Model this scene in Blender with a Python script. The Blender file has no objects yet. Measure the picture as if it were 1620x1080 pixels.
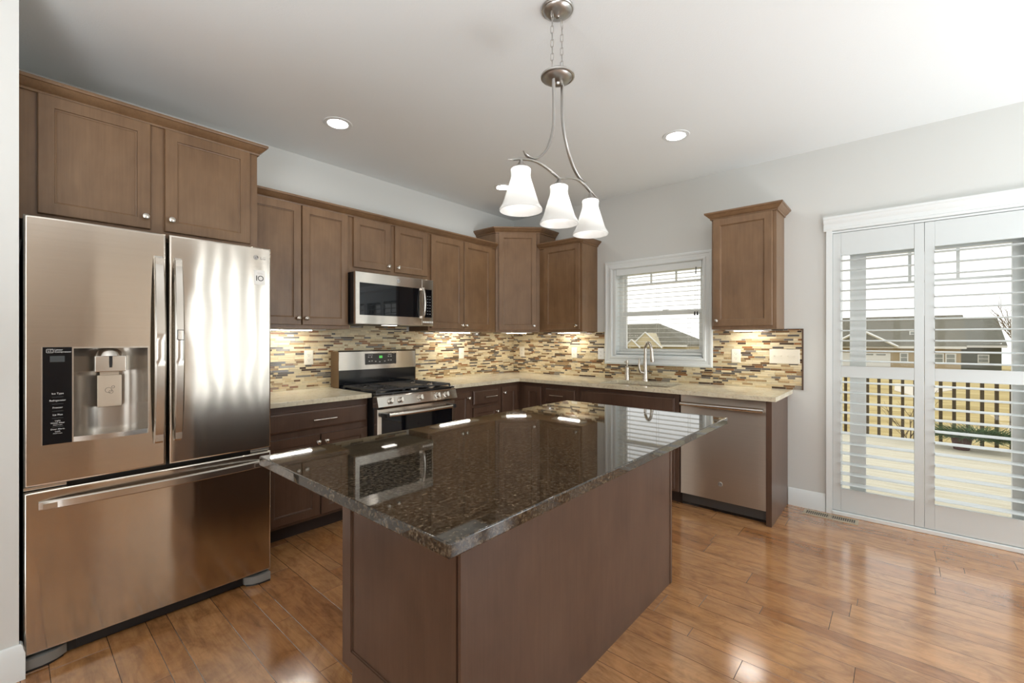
import bpy, bmesh, math, random
from mathutils import Vector, Matrix
random.seed(7)
PI = math.pi
scene = bpy.context.scene
COL = scene.collection

# ---------------------------------------------------------------- camera
cam = bpy.data.cameras.new('camera')
cam.sensor_width = 36.0
cam.lens = 699.13 / 1620 * 36.0
cam.shift_y = -2.635 / 1620
cam.clip_start = 0.02
cam.clip_end = 400
cam_o = bpy.data.objects.new('camera', cam)
COL.objects.link(cam_o)
cam_o.location = (-4.0985, -3.5628, 1.3054)
cam_o.rotation_euler = (PI / 2, 0, 0.7188 - PI / 2)
scene.camera = cam_o

# ---------------------------------------------------------------- exposure, sky, large lights
scene.view_settings.view_transform = 'Standard'
scene.view_settings.look = 'None'
scene.view_settings.gamma = 1
scene.view_settings.exposure = 0.1
scene.view_settings.use_curve_mapping = False
scene.cycles.max_bounces = 10
scene.cycles.diffuse_bounces = 6
scene.cycles.glossy_bounces = 5
scene.cycles.transparent_max_bounces = 16
scene.cycles.caustics_reflective = False
scene.cycles.caustics_refractive = False
scene.cycles.sample_clamp_indirect = 6
scene.cycles.use_denoising = True

world = bpy.data.worlds.new('World')
scene.world = world
world.use_nodes = True
wt = world.node_tree
bg = wt.nodes['Background']
bg.inputs[0].default_value = (0.97, 0.985, 0.96, 1)
bg.inputs[1].default_value = 1.45


def area(name, loc, rot, sx, sy, power, color=(1, 1, 1)):
    l = bpy.data.lights.new(name, 'AREA')
    l.shape = 'RECTANGLE'
    l.size, l.size_y = sx, sy
    l.energy = power
    l.color = color
    o = bpy.data.objects.new(name, l)
    COL.objects.link(o)
    o.location = loc
    o.rotation_euler = rot
    return o


# added area lamps outside the unseen windows, standing in for daylight
FILL_COL = (0.90, 0.955, 1.0)
area('fill_lamp_front', (-1.94, -5.78, 1.35), (PI / 2, 0, 0), 1.04, 2.3, 20, FILL_COL)
area('fill_lamp_front', (-.71, -5.78, 1.35), (PI / 2, 0, 0), 1.0, 2.3, 44, FILL_COL)
area('fill_lamp_front', (-6.6, -5.78, 1.25), (PI / 2, 0, 0), 2.2, 2.1, 30, FILL_COL)
area('fill_lamp_left', (-9.18, -3.9, 1.35), (PI / 2, 0, -PI / 2), 2.0, 1.9, 18, FILL_COL)
# added up-facing fill lamps, out of view, to brighten the ceiling
FILL_UP_COL = (0.93, 0.965, 1.0)
area('fill_lamp_up', (-4.65, -2.75, 1.35), (PI, 0, 0), 0.7, 0.7, 27, FILL_UP_COL)
area('fill_lamp_up', (-5.4, -4.8, 1.25), (PI, 0, 0), 0.7, 0.7, 72, FILL_UP_COL)
area('fill_lamp_up', (-2.0, -4.85, .5), (PI, 0, 0), 1.5, 1.1, 42, FILL_UP_COL)


# ---------------------------------------------------------------- materials
def new_mat(name):
    m = bpy.data.materials.new(name)
    m.use_nodes = True
    return m, m.node_tree.nodes, m.node_tree.links, m.node_tree.nodes['Principled BSDF']


def plain(name, col, rough=0.5, metal=0.0, spec=0.5, emit=None, es=0.0, coat=0.0):
    m, n, l, p = new_mat(name)
    p.inputs['Base Color'].default_value = (*col, 1)
    p.inputs['Roughness'].default_value = rough
    p.inputs['Metallic'].default_value = metal
    p.inputs['Specular IOR Level'].default_value = spec
    p.inputs['Coat Weight'].default_value = coat
    p.inputs['Coat Roughness'].default_value = 0.08
    if emit:
        p.inputs['Emission Color'].default_value = (*emit, 1)
        p.inputs['Emission Strength'].default_value = es
    return m


def coords(n, l, scale=(1, 1, 1), kind='Object'):
    t = n.new('ShaderNodeTexCoord')
    mp = n.new('ShaderNodeMapping')
    mp.inputs['Scale'].default_value = scale
    l.new(t.outputs[kind], mp.inputs['Vector'])
    return mp.outputs['Vector']


def noise(n, l, vec, scale, detail=4, rough=0.55, dist=0.0):
    t = n.new('ShaderNodeTexNoise')
    t.inputs['Scale'].default_value = scale
    t.inputs['Detail'].default_value = detail
    t.inputs['Roughness'].default_value = rough
    t.inputs['Distortion'].default_value = dist
    l.new(vec, t.inputs['Vector'])
    return t.outputs['Fac']


def ramp(n, l, fac, stops, mode='LINEAR'):
    r = n.new('ShaderNodeValToRGB')
    r.color_ramp.interpolation = mode
    el = r.color_ramp.elements
    el[0].position, el[0].color = stops[0][0], (*stops[0][1], 1)
    el[1].position, el[1].color = stops[-1][0], (*stops[-1][1], 1)
    for pos, c in stops[1:-1]:
        e = el.new(pos)
        e.color = (*c, 1)
    l.new(fac, r.inputs['Fac'])
    return r.outputs['Color']


def mixc(n, l, a, b, fac, blend='MIX'):
    m = n.new('ShaderNodeMix')
    m.data_type = 'RGBA'
    m.blend_type = blend
    for v, s in ((a, m.inputs[6]), (b, m.inputs[7])):
        if isinstance(v, tuple):
            s.default_value = (*v, 1)
        else:
            l.new(v, s)
    if isinstance(fac, float):
        m.inputs[0].default_value = fac
    else:
        l.new(fac, m.inputs[0])
    return m.outputs[2]


def bump(n, l, p, h, strength, dist=0.01):
    b = n.new('ShaderNodeBump')
    b.inputs['Strength'].default_value = strength
    b.inputs['Distance'].default_value = dist
    l.new(h, b.inputs['Height'])
    l.new(b.outputs['Normal'], p.inputs['Normal'])


def wood_mat(name, dark, mid, light, rough=0.36):
    m, n, l, p = new_mat(name)
    v = coords(n, l, (7, 7, 1.2))
    a = noise(n, l, v, 3.0, 5, 0.6, 0.6)
    v2 = coords(n, l, (1, 1, 0.7))
    b = noise(n, l, v2, 4.5, 3, 0.6, 0.4)
    v3 = coords(n, l, (120, 120, 3))
    g = noise(n, l, v3, 1.0, 2)
    c = ramp(n, l, b, [(0.3, dark), (0.5, mid), (0.72, light)])
    c2 = mixc(n, l, c, ramp(n, l, a, [(0.35, dark), (0.65, light)]), 0.30)
    c3 = mixc(n, l, c2, ramp(n, l, g, [(0.35, dark), (0.6, light)]), 0.16)
    l.new(c3, p.inputs['Base Color'])
    p.inputs['Roughness'].default_value = rough
    p.inputs['Specular IOR Level'].default_value = 0.5
    bump(n, l, p, g, 0.03, 0.002)
    return m


def steel_mat(name, col, rough, aniso=0.85, wave=0.0, wscale=(5, 5, 0.9), tint=True):
    m, n, l, p = new_mat(name)
    p.inputs['Metallic'].default_value = 1
    p.inputs['Base Color'].default_value = (*col, 1)
    p.inputs['Roughness'].default_value = rough
    p.inputs['Anisotropic'].default_value = aniso
    p.inputs['Anisotropic Rotation'].default_value = 0.25
    t = n.new('ShaderNodeTangent')
    t.direction_type = 'RADIAL'
    t.axis = 'Z'
    l.new(t.outputs[0], p.inputs['Tangent'])
    if tint:
        v = coords(n, l, (1.5, 1.5, 260))
        g = noise(n, l, v, 1.0, 2)
        l.new(ramp(n, l, g, [(0.3, tuple(c * 0.97 for c in col)), (0.7, tuple(min(1, c * 1.02) for c in col))]), p.inputs['Base Color'])
    if wave:
        v = coords(n, l, wscale)
        w = noise(n, l, v, 1.0, 1.5, 0.4, 0.3)
        b1 = n.new('ShaderNodeBump')
        b1.inputs['Distance'].default_value = wave
        l.new(w, b1.inputs['Height'])
        l.new(b1.outputs['Normal'], p.inputs['Normal'])
    return m


def attr_mat(name, attr, kind):
    m, n, l, p = new_mat(name)
    a = n.new('ShaderNodeAttribute')
    a.attribute_name = attr
    return m, n, l, p, a


def glass_mat(name, tint=(1, 1, 1), refl=0.012):
    m, n, l, p = new_mat(name)
    n.remove(p)
    out = n['Material Output']
    t = n.new('ShaderNodeBsdfTransparent')
    t.inputs[0].default_value = (*tint, 1)
    g = n.new('ShaderNodeBsdfGlossy')
    g.inputs['Roughness'].default_value = 0.01
    mx = n.new('ShaderNodeMixShader')
    mx.inputs[0].default_value = refl
    l.new(t.outputs[0], mx.inputs[1])
    l.new(g.outputs[0], mx.inputs[2])
    l.new(mx.outputs[0], out.inputs['Surface'])
    return m


M = {}
M['wall'] = plain('wall_paint', (0.675, 0.69, 0.67), 0.75, spec=0.3)
M['tanwall'] = plain('tan_wall_paint', (0.40, 0.33, 0.265), 0.75, spec=0.3)
M['trim'] = plain('white_trim_paint', (0.775, 0.815, 0.815), 0.35)
M['shutter'] = plain('shutter_paint', (0.66, 0.70, 0.70), 0.35)
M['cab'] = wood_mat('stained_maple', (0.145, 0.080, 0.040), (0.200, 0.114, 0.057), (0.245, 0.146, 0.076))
M['cabshaded'] = wood_mat('stained_maple_shaded', (0.072, 0.039, 0.025), (0.102, 0.056, 0.036), (0.128, 0.074, 0.049), 0.33)  # same maple, darkened in colour for the weaker light on the lower cabinets
M['toe'] = plain('toe_kick', (0.03, 0.017, 0.013), 0.6)
M['steel'] = steel_mat('brushed_stainless', (0.60, 0.55, 0.485), 0.125, 1.0, 0.0020, (4, 4, 2.5))
M['steel2'] = steel_mat('appliance_stainless', (0.65, 0.605, 0.55), 0.15, 1.0, 0.0008, (5, 5, 2))
M['steel3'] = steel_mat('dishwasher_stainless', (0.68, 0.63, 0.57), 0.33, 1.0, 0.0012, (5, 5, 2))
M['steelplain'] = steel_mat('handle_stainless', (0.66, 0.63, 0.58), 0.24, 0.3, 0, tint=False)
M['nickel'] = plain('brushed_nickel', (0.62, 0.58, 0.52), 0.26, 1.0)
M['lampnickel'] = plain('lamp_brushed_nickel', (0.50, 0.49, 0.47), 0.32, 1.0)
M['chrome'] = plain('chrome', (0.70, 0.69, 0.67), 0.13, 1.0)
M['black'] = plain('black_plastic', (0.012, 0.012, 0.013), 0.35)
M['blackgloss'] = plain('black_enamel', (0.008, 0.009, 0.011), 0.12, coat=0.5)
M['blackglass'] = plain('black_glass', (0.004, 0.005, 0.007), 0.03, spec=0.4)
M['iron'] = plain('cast_iron', (0.030, 0.028, 0.028), 0.5)
M['grey'] = plain('dark_grey_metal', (0.10, 0.10, 0.10), 0.45, 0.6)
M['ivory'] = plain('ivory_plastic', (0.84, 0.79, 0.66), 0.35)
M['whiteplastic'] = plain('white_plastic', (0.82, 0.82, 0.80), 0.35)
M['slot'] = plain('outlet_slot', (0.10, 0.09, 0.07), 0.6)
M['text'] = plain('white_print', (0.75, 0.75, 0.75), 0.5)
M['inktext'] = plain('black_print', (0.02, 0.02, 0.02), 0.5)
M['greyprint'] = plain('grey_print', (0.16, 0.15, 0.14), 0.4)
M['sticker'] = plain('white_sticker', (0.85, 0.84, 0.80), 0.4)
M['green'] = plain('green_led', (0.05, 0.4, 0.05), 0.5, emit=(0.15, 0.9, 0.15), es=1.0)
M['dispgrey'] = plain('range_display', (0.035, 0.030, 0.026), 0.25)
M['griddle'] = plain('griddle_plate', (0.10, 0.085, 0.07), 0.35, 0.5)
M['brass'] = plain('burner_metal', (0.45, 0.40, 0.34), 0.35, 1.0)
M['lens'] = plain('lamp_lens', (1, 1, 1), 0.5, emit=(1.0, 0.95, 0.86), es=55.0)
M['hoodlens'] = plain('hood_lamp_lens', (1, 1, 1), 0.5, emit=(1.0, 0.93, 0.82), es=6.0)
M['canlens'] = plain('recessed_lens', (1, 1, 1), 0.5, emit=(1.0, 0.97, 0.92), es=60.0)
M['bulb'] = plain('bulb_glow', (1, 1, 1), 0.5, emit=(1.0, 0.97, 0.93), es=14.0)


def _shade():
    m, n, l, p = new_mat('frosted_lamp_glass')
    p.inputs['Base Color'].default_value = (0.80, 0.80, 0.79, 1)
    p.inputs['Roughness'].default_value = 0.25
    t = n.new('ShaderNodeBsdfTranslucent')
    t.inputs[0].default_value = (0.95, 0.95, 0.93, 1)
    mx = n.new('ShaderNodeMixShader')
    mx.inputs[0].default_value = 0.35
    l.new(p.outputs[0], mx.inputs[1])
    l.new(t.outputs[0], mx.inputs[2])
    l.new(mx.outputs[0], n['Material Output'].inputs['Surface'])
    return m


M['shade'] = _shade()
M['glass'] = glass_mat('window_glass')
M['vinyl'] = plain('white_vinyl', (0.80, 0.81, 0.80), 0.4)
M['slat'] = plain('blind_slat', (0.83, 0.82, 0.78), 0.45)
M['cord'] = plain('blind_cord', (0.75, 0.74, 0.70), 0.7)
M['register'] = plain('floor_register', (0.50, 0.42, 0.31), 0.4, 0.4)


def _ceiling():
    m, n, l, p = new_mat('ceiling_texture')
    p.inputs['Base Color'].default_value = (0.845, 0.885, 0.89, 1)
    p.inputs['Roughness'].default_value = 0.9
    v = coords(n, l)
    bump(n, l, p, noise(n, l, v, 160, 3), 0.25, 0.003)
    return m


M['ceiling'] = _ceiling()


def _granite():
    m, n, l, p = new_mat('black_pearl_granite')
    v = coords(n, l)
    a = noise(n, l, v, 95, 4, 0.65)
    b = noise(n, l, v, 28, 3, 0.6)
    vo = n.new('ShaderNodeTexVoronoi')
    vo.inputs['Scale'].default_value = 120
    l.new(v, vo.inputs['Vector'])
    c = ramp(n, l, a, [(0.40, (0.006, 0.005, 0.004)), (0.49, (0.036, 0.025, 0.014)), (0.60, (0.095, 0.070, 0.044)), (0.76, (0.20, 0.16, 0.115))])
    c2 = mixc(n, l, c, (0.024, 0.019, 0.014), ramp(n, l, b, [(0.4, (0, 0, 0)), (0.7, (0.8, 0.8, 0.8))]))
    fl = ramp(n, l, vo.outputs['Distance'], [(0.05, (1, 1, 1)), (0.14, (0, 0, 0))])
    c3 = mixc(n, l, c2, (0.15, 0.13, 0.10), fl)
    l.new(c3, p.inputs['Base Color'])
    p.inputs['Roughness'].default_value = 0.03
    p.inputs['IOR'].default_value = 1.6
    return m


M['granite'] = _granite()


def _counter():
    m, n, l, p = new_mat('cream_granite')
    v = coords(n, l, (1, 1, 1))
    a = noise(n, l, v, 5.0, 6, 0.7, 1.5)
    b = noise(n, l, v, 60, 3, 0.6)
    c = ramp(n, l, a, [(0.30, (0.52, 0.44, 0.30)), (0.48, (0.70, 0.63, 0.46)), (0.62, (0.78, 0.72, 0.56)), (0.8, (0.60, 0.54, 0.40))])
    c2 = mixc(n, l, c, ramp(n, l, b, [(0.33, (0.35, 0.29, 0.20)), (0.45, (0.75, 0.69, 0.53)), (0.7, (0.82, 0.77, 0.63))]), 0.35)
    l.new(c2, p.inputs['Base Color'])
    p.inputs['Roughness'].default_value = 0.12
    return m


M['counter'] = _counter()


def _floor():
    m, n, l, p, a = attr_mat('hardwood_planks', 'tone', 'floor')
    sep = n.new('ShaderNodeSeparateColor')
    l.new(a.outputs['Color'], sep.inputs[0])
    t = n.new('ShaderNodeTexCoord')
    add = n.new('ShaderNodeVectorMath')
    add.operation = 'ADD'
    sc = n.new('ShaderNodeVectorMath')
    sc.operation = 'SCALE'
    sc.inputs['Scale'].default_value = 37.0
    l.new(a.outputs['Color'], sc.inputs[0])
    l.new(t.outputs['Object'], add.inputs[0])
    l.new(sc.outputs[0], add.inputs[1])

    def mp(s):
        k = n.new('ShaderNodeMapping')
        k.inputs['Scale'].default_value = s
        l.new(add.outputs[0], k.inputs['Vector'])
        return k.outputs['Vector']
    g1 = noise(n, l, mp((9, 2.0, 1)), 1.0, 5, 0.65, 1.8)
    g2 = noise(n, l, mp((60, 4, 1)), 1.0, 4, 0.6, 0.8)
    g3 = noise(n, l, mp((8, 4.5, 1)), 1.2, 5, 0.65, 1.6)
    base = ramp(n, l, sep.outputs[0], [(0.0, (0.39, 0.170, 0.060)), (0.5, (0.47, 0.222, 0.083)), (1.0, (0.53, 0.268, 0.110))])
    c1 = mixc(n, l, base, ramp(n, l, g1, [(0.25, (0.35, 0.30, 0.25)), (0.5, (1, 1, 1)), (0.75, (1.35, 1.30, 1.2))]), 0.55, 'MULTIPLY')
    c2 = mixc(n, l, c1, ramp(n, l, g2, [(0.3, (0.55, 0.5, 0.45)), (0.55, (1, 1, 1)), (0.8, (1.25, 1.2, 1.15))]), 0.40, 'MULTIPLY')
    c3 = mixc(n, l, c2, ramp(n, l, g3, [(0.32, (0.45, 0.37, 0.30)), (0.55, (1, 1, 1))]), 0.55, 'MULTIPLY')
    geo = n.new('ShaderNodeMix')
    geo.data_type = 'RGBA'
    l.new(sep.outputs[2], geo.inputs[0])
    l.new(c3, geo.inputs[6])
    geo.inputs[7].default_value = (0.10, 0.042, 0.016, 1)
    l.new(geo.outputs[2], p.inputs['Base Color'])
    r = n.new('ShaderNodeMapRange')
    r.inputs['To Min'].default_value = 0.10
    r.inputs['To Max'].default_value = 0.22
    l.new(g3, r.inputs['Value'])
    l.new(r.outputs[0], p.inputs['Roughness'])
    p.inputs['IOR'].default_value = 1.6
    p.inputs['Coat Weight'].default_value = 1.0
    p.inputs['Coat Roughness'].default_value = 0.15
    bump(n, l, p, g1, 0.2, 0.003)
    return m


M['floor'] = _floor()


def _tile():
    m, n, l, p, a = attr_mat('mosaic_tiles', 'tone', 'tile')
    v = coords(n, l, (40, 40, 90))
    g = noise(n, l, v, 1.0, 3)
    c = mixc(n, l, a.outputs['Color'], ramp(n, l, g, [(0.3, (0.85, 0.83, 0.8)), (0.7, (1.05, 1.05, 1.05))]), 0.6, 'MULTIPLY')
    l.new(c, p.inputs['Base Color'])
    l.new(a.outputs['Alpha'], p.inputs['Roughness'])
    return m


M['tile'] = _tile()


def _outdoor(name, stops, scale, sc=(1, 1, 1), rough=0.9, detail=5):
    m, n, l, p = new_mat(name)
    v = coords(n, l, sc)
    l.new(ramp(n, l, noise(n, l, v, scale, detail, 0.65, 0.3), stops), p.inputs['Base Color'])
    p.inputs['Roughness'].default_value = rough
    return m


M['deck'] = _outdoor('deck_boards', [(0.3, (0.475, 0.414, 0.292)), (0.5, (0.599, 0.553, 0.430)), (0.7, (0.652, 0.614, 0.506))], 1.0, (28, 1.5, 1))
M['lawn'] = _outdoor('dry_lawn', [(0.3, (0.277, 0.200, 0.054)), (0.5, (0.430, 0.322, 0.115)), (0.7, (0.553, 0.461, 0.229))], 1.2, (1.0, 0.4, 1))
M['rail'] = plain('railing_wood', (0.065, 0.043, 0.016), 0.7)
M['shingle'] = _outdoor('roof_shingles', [(0.3, (0.119, 0.110, 0.081)), (0.7, (0.189, 0.175, 0.133))], 3.0)
M['shingle2'] = _outdoor('roof_shingles_dark', [(0.3, (0.115, 0.113, 0.088)), (0.7, (0.169, 0.162, 0.131))], 3.0)
M['siding'] = plain('tan_siding', (0.385, 0.306, 0.193), 0.8)
M['siding2'] = plain('green_siding', (0.115, 0.119, 0.092), 0.8)
M['siding3'] = plain('cream_siding', (0.506, 0.439, 0.292), 0.8)
M['exttrim'] = plain('exterior_white', (0.652, 0.652, 0.630), 0.6)
M['extglass'] = plain('exterior_window_pane', (0.229, 0.245, 0.229), 0.2)
M['path'] = plain('concrete', (0.614, 0.553, 0.446), 0.9)
M['pot'] = plain('maroon_pot', (0.077, 0.025, 0.016), 0.5)
M['needle'] = _outdoor('juniper_needles', [(0.3, (0.038, 0.077, 0.027)), (0.7, (0.131, 0.200, 0.092))], 9.0)
M['leaf'] = _outdoor('shrub_leaves', [(0.3, (0.077, 0.101, 0.025)), (0.7, (0.229, 0.254, 0.077))], 6.0)
M['bark'] = plain('bare_bark', (0.169, 0.124, 0.070), 0.9)


# ---------------------------------------------------------------- geometry helpers
class B:
    def __init__(self):
        self.bm = bmesh.new()
        self.bev = False

    def _merge(self, bm2):
        me = bpy.data.meshes.new('tmp')
        bm2.to_mesh(me)
        bm2.free()
        self.bm.from_mesh(me)
        bpy.data.meshes.remove(me)

    def box(self, x0, x1, y0, y1, z0, z1, bev=0.0, seg=2, mat=None):
        b = bmesh.new()
        bmesh.ops.create_cube(b, size=1)
        bmesh.ops.scale(b, vec=(abs(x1 - x0), abs(y1 - y0), abs(z1 - z0)), verts=b.verts)
        if bev:
            self.bev = True
            bmesh.ops.bevel(b, geom=list(b.edges), offset=bev, segments=seg, profile=0.5, affect='EDGES')
        T = Matrix.Translation(((x0 + x1) / 2, (y0 + y1) / 2, (z0 + z1) / 2))
        bmesh.ops.transform(b, matrix=T if mat is None else mat @ T, verts=b.verts)
        self._merge(b)
        return self

    def rings(self, rs, axis='y', cap0=True, cap1=True):
        """rs: list of (x0,x1,z0,z1,y) rectangles joined one to the next"""
        bm = self.bm
        R = []
        for (a0, a1, z0, z1, y) in rs:
            if axis == 'y':
                q = [(a0, y, z0), (a1, y, z0), (a1, y, z1), (a0, y, z1)]
            elif axis == 'x':
                q = [(y, a0, z0), (y, a1, z0), (y, a1, z1), (y, a0, z1)]
            else:
                q = [(a0, z0, y), (a1, z0, y), (a1, z1, y), (a0, z1, y)]
            R.append([bm.verts.new(p) for p in q])
        for r0, r1 in zip(R, R[1:]):
            for i in range(4):
                j = (i + 1) % 4
                bm.faces.new((r0[i], r0[j], r1[j], r1[i]))
        if cap0:
            bm.faces.new(R[0][::-1])
        if cap1:
            bm.faces.new(R[-1])
        return self

    def panel(self, x0, x1, z0, z1, y, prof):
        return self.rings([(x0 + i, x1 - i, z0 + i, z1 - i, y - o) for i, o in prof])

    def weighted(self):
        self.bev = True
        return self

    def lathe(self, prof, c=(0, 0, 0), seg=24, axis='z', cap=True):
        bm = self.bm
        rows = []
        for r, h in prof:
            row = []
            for k in range(seg):
                a = 2 * PI * k / seg
                u, w = r * math.cos(a), r * math.sin(a)
                p = (u, w, h) if axis == 'z' else ((u, -h, w) if axis == '-y' else (h, u, w))
                row.append(bm.verts.new((p[0] + c[0], p[1] + c[1], p[2] + c[2])))
            rows.append(row)
        for r0, r1 in zip(rows, rows[1:]):
            for k in range(seg):
                j = (k + 1) % seg
                bm.faces.new((r0[k], r0[j], r1[j], r1[k]))
        if cap:
            if prof[0][0] > 1e-6:
                bm.faces.new(rows[0][::-1])
            if prof[-1][0] > 1e-6:
                bm.faces.new(rows[-1])
        return self

    def tube(self, pts, r, seg=10, flat=1.0, close=False, up=None):
        bm = self.bm
        P = [Vector(p) for p in pts]
        n = len(P)
        rr = r if isinstance(r, (list, tuple)) else [r] * n
        rows = []
        prev = None
        for i, p in enumerate(P):
            if close:
                t = (P[(i + 1) % n] - P[i - 1])
            else:
                t = P[min(i + 1, n - 1)] - P[max(i - 1, 0)]
            t.normalize()
            if up is not None:
                a = Vector(up)
            elif prev is not None:
                a = prev
            else:
                a = Vector((0, 0, 1)) if abs(t.z) < 0.9 else Vector((1, 0, 0))
            a = (a - t * a.dot(t))
            if a.length < 1e-6:
                a = t.orthogonal()
            a.normalize()
            b = t.cross(a)
            prev = a
            rows.append([bm.verts.new(p + a * (rr[i] * math.cos(2 * PI * k / seg)) + b * (rr[i] * flat * math.sin(2 * PI * k / seg))) for k in range(seg)])
        prs = list(zip(rows, rows[1:])) + ([(rows[-1], rows[0])] if close else [])
        for r0, r1 in prs:
            for k in range(seg):
                j = (k + 1) % seg
                bm.faces.new((r0[k], r0[j], r1[j], r1[k]))
        if not close:
            bm.faces.new(rows[0][::-1])
            bm.faces.new(rows[-1])
        return self

    def sweep(self, path, prof):
        """prof [(outward, z)] swept round a plan path; outward is to the right of travel"""
        bm = self.bm
        P = [Vector((p[0], p[1])) for p in path]
        rows = []
        for i, p in enumerate(P):
            ns = []
            if i > 0:
                d = (P[i] - P[i - 1]).normalized()
                ns.append(Vector((d.y, -d.x)))
            if i < len(P) - 1:
                d = (P[i + 1] - P[i]).normalized()
                ns.append(Vector((d.y, -d.x)))
            m = ns[0] if len(ns) == 1 else (ns[0] + ns[1])
            if len(ns) == 2:
                m = m / (1 + ns[0].dot(ns[1]))
            rows.append([bm.verts.new((p.x + m.x * o, p.y + m.y * o, z)) for o, z in prof])
        k = len(prof)
        for r0, r1 in zip(rows, rows[1:]):
            for a in range(k):
                b = (a + 1) % k
                bm.faces.new((r0[a], r0[b], r1[b], r1[a]))
        bm.faces.new(rows[0])
        bm.faces.new(rows[-1][::-1])
        return self

    def prism(self, poly, h0, h1, axis='z'):
        bm = self.bm

        def q(a, b, h):
            return (a, b, h) if axis == 'z' else ((a, h, b) if axis == 'y' else (h, a, b))
        v0 = [bm.verts.new(q(a, b, h0)) for a, b in poly]
        v1 = [bm.verts.new(q(a, b, h1)) for a, b in poly]
        n = len(poly)
        for i in range(n):
            j = (i + 1) % n
            bm.faces.new((v0[i], v0[j], v1[j], v1[i]))
        bm.faces.new(v0[::-1])
        bm.faces.new(v1)
        return self

    def text(self, s, size, loc, rz=0.0, ext=0.0003, align='CENTER'):
        """letters facing local -y"""
        cu = bpy.data.curves.new('lettering', 'FONT')
        cu.body = s
        cu.size = size
        cu.align_x = align
        cu.align_y = 'CENTER'
        cu.extrude = ext
        cu.resolution_u = 3
        o = bpy.data.objects.new('lettering', cu)
        COL.objects.link(o)
        dg = bpy.context.evaluated_depsgraph_get()
        me = bpy.data.meshes.new_from_object(o.evaluated_get(dg))
        b = bmesh.new()
        b.from_mesh(me)
        bpy.data.meshes.remove(me)
        bpy.data.objects.remove(o)
        bpy.data.curves.remove(cu)
        bmesh.ops.transform(b, matrix=Matrix.Translation(loc) @ Matrix.Rotation(rz, 4, 'Z') @ Matrix.Rotation(PI / 2, 4, 'X'), verts=b.verts)
        self._merge(b)
        return self

    def xf(self, mat):
        bmesh.ops.transform(self.bm, matrix=mat, verts=self.bm.verts)
        return self

    def obj(self, name, mat, parent=None, label=None, smooth=35, loc=None, rz=None, stuff=False):
        me = bpy.data.meshes.new(name)
        bmesh.ops.recalc_face_normals(self.bm, faces=self.bm.faces)
        self.bm.to_mesh(me)
        self.bm.free()
        if smooth:
            for p in me.polygons:
                p.use_smooth = True
            me.set_sharp_from_angle(angle=math.radians(smooth))
        me.materials.append(M[mat] if isinstance(mat, str) else mat)
        o = bpy.data.objects.new(name, me)
        COL.objects.link(o)
        if self.bev and smooth:
            wn = o.modifiers.new('weighted_normals', 'WEIGHTED_NORMAL')
            wn.keep_sharp = True
            wn.weight = 100
        if parent:
            o.parent = parent
        if loc:
            o.location = loc
        if rz:
            o.rotation_euler = (0, 0, rz)
        if label:
            o['label'] = label
        if stuff:
            o['kind'] = 'stuff'
        return o


def thing(name, label, cat, loc=(0, 0, 0), rz=0.0, group=None):
    o = bpy.data.objects.new(name, None)
    o.empty_display_size = 0.1
    COL.objects.link(o)
    o.location = loc
    o.rotation_euler = (0, 0, rz)
    o['label'] = label
    o['category'] = cat
    if group:
        o['group'] = group
    return o


def tag(o, label, cat, group=None, kind=None):
    o['label'] = label
    o['category'] = cat
    if group:
        o['group'] = group
    if kind:
        o['kind'] = kind
    return o


def struct(o, label=None, cat=None):
    o['kind'] = 'structure'
    if label:
        o['label'] = label
        o['category'] = cat
    return o


def attr_mesh(name, verts, faces, cols, mat):
    me = bpy.data.meshes.new(name)
    me.from_pydata(verts, [], faces)
    a = me.color_attributes.new('tone', 'FLOAT_COLOR', 'CORNER')
    i = 0
    flat = []
    for f, c in zip(faces, cols):
        for _ in f:
            flat.extend(c)
    a.data.foreach_set('color', flat)
    me.materials.append(M[mat])
    o = bpy.data.objects.new(name, me)
    COL.objects.link(o)
    return o


W90 = -PI / 2          # things on the window wall: local +x runs along world -y, local -y faces the room
CEIL = 2.765
YB, XL = -5.6, -9.0    # far walls behind the camera

# ---------------------------------------------------------------- room shell
def floor():
    V, F, Cc = [], [], []
    widths = [0.133, 0.077, 0.178]
    x = -3.81 - 0.388 * 14
    k = 0
    g, d = 0.0013, 0.0014
    while x < 0.0:
        w = widths[k % 3]
        k += 1
        x0, x1 = max(x, XL), min(x + w, 0.02)
        x += w
        if x1 - x0 < 0.01:
            continue
        y = YB - random.uniform(0, 1.2)
        while y < 0.0:
            L = random.choice([0.45, 0.7, 0.9, 1.1, 1.3, 1.5]) * random.uniform(0.9, 1.1)
            y0, y1 = max(y, YB), min(y + L, 0.0)
            y += L
            if y1 - y0 < 0.02:
                continue
            t = (random.random(), random.random(), 0.0, 1)
            tg = (t[0], t[1], 1.0, 1)
            b = len(V)
            V += [(x0, y0, -d), (x1, y0, -d), (x1, y1, -d), (x0, y1, -d)]
            V += [(x0 + g, y0 + g, 0), (x1 - g, y0 + g, 0), (x1 - g, y1 - g, 0), (x0 + g, y1 - g, 0)]
            F.append((b + 4, b + 5, b + 6, b + 7))
            Cc.append(t)
            for i in range(4):
                j = (i + 1) % 4
                F.append((b + i, b + j, b + 4 + j, b + 4 + i))
                Cc.append(tg)
    # slab under the boards
    b = len(V)
    V += [(XL, YB, -0.002), (0.16, YB, -0.002), (0.16, 0, -0.002), (XL, 0, -0.002)]
    V += [(XL, YB, -0.1), (0.16, YB, -0.1), (0.16, 0, -0.1), (XL, 0, -0.1)]
    for q in ((0, 1, 2, 3), (7, 6, 5, 4), (0, 4, 5, 1), (1, 5, 6, 2), (2, 6, 7, 3), (3, 7, 4, 0)):
        F.append(tuple(b + i for i in q))
        Cc.append((0, 0, 1, 1))
    struct(attr_mesh('floor', V, F, Cc, 'floor'))


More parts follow.
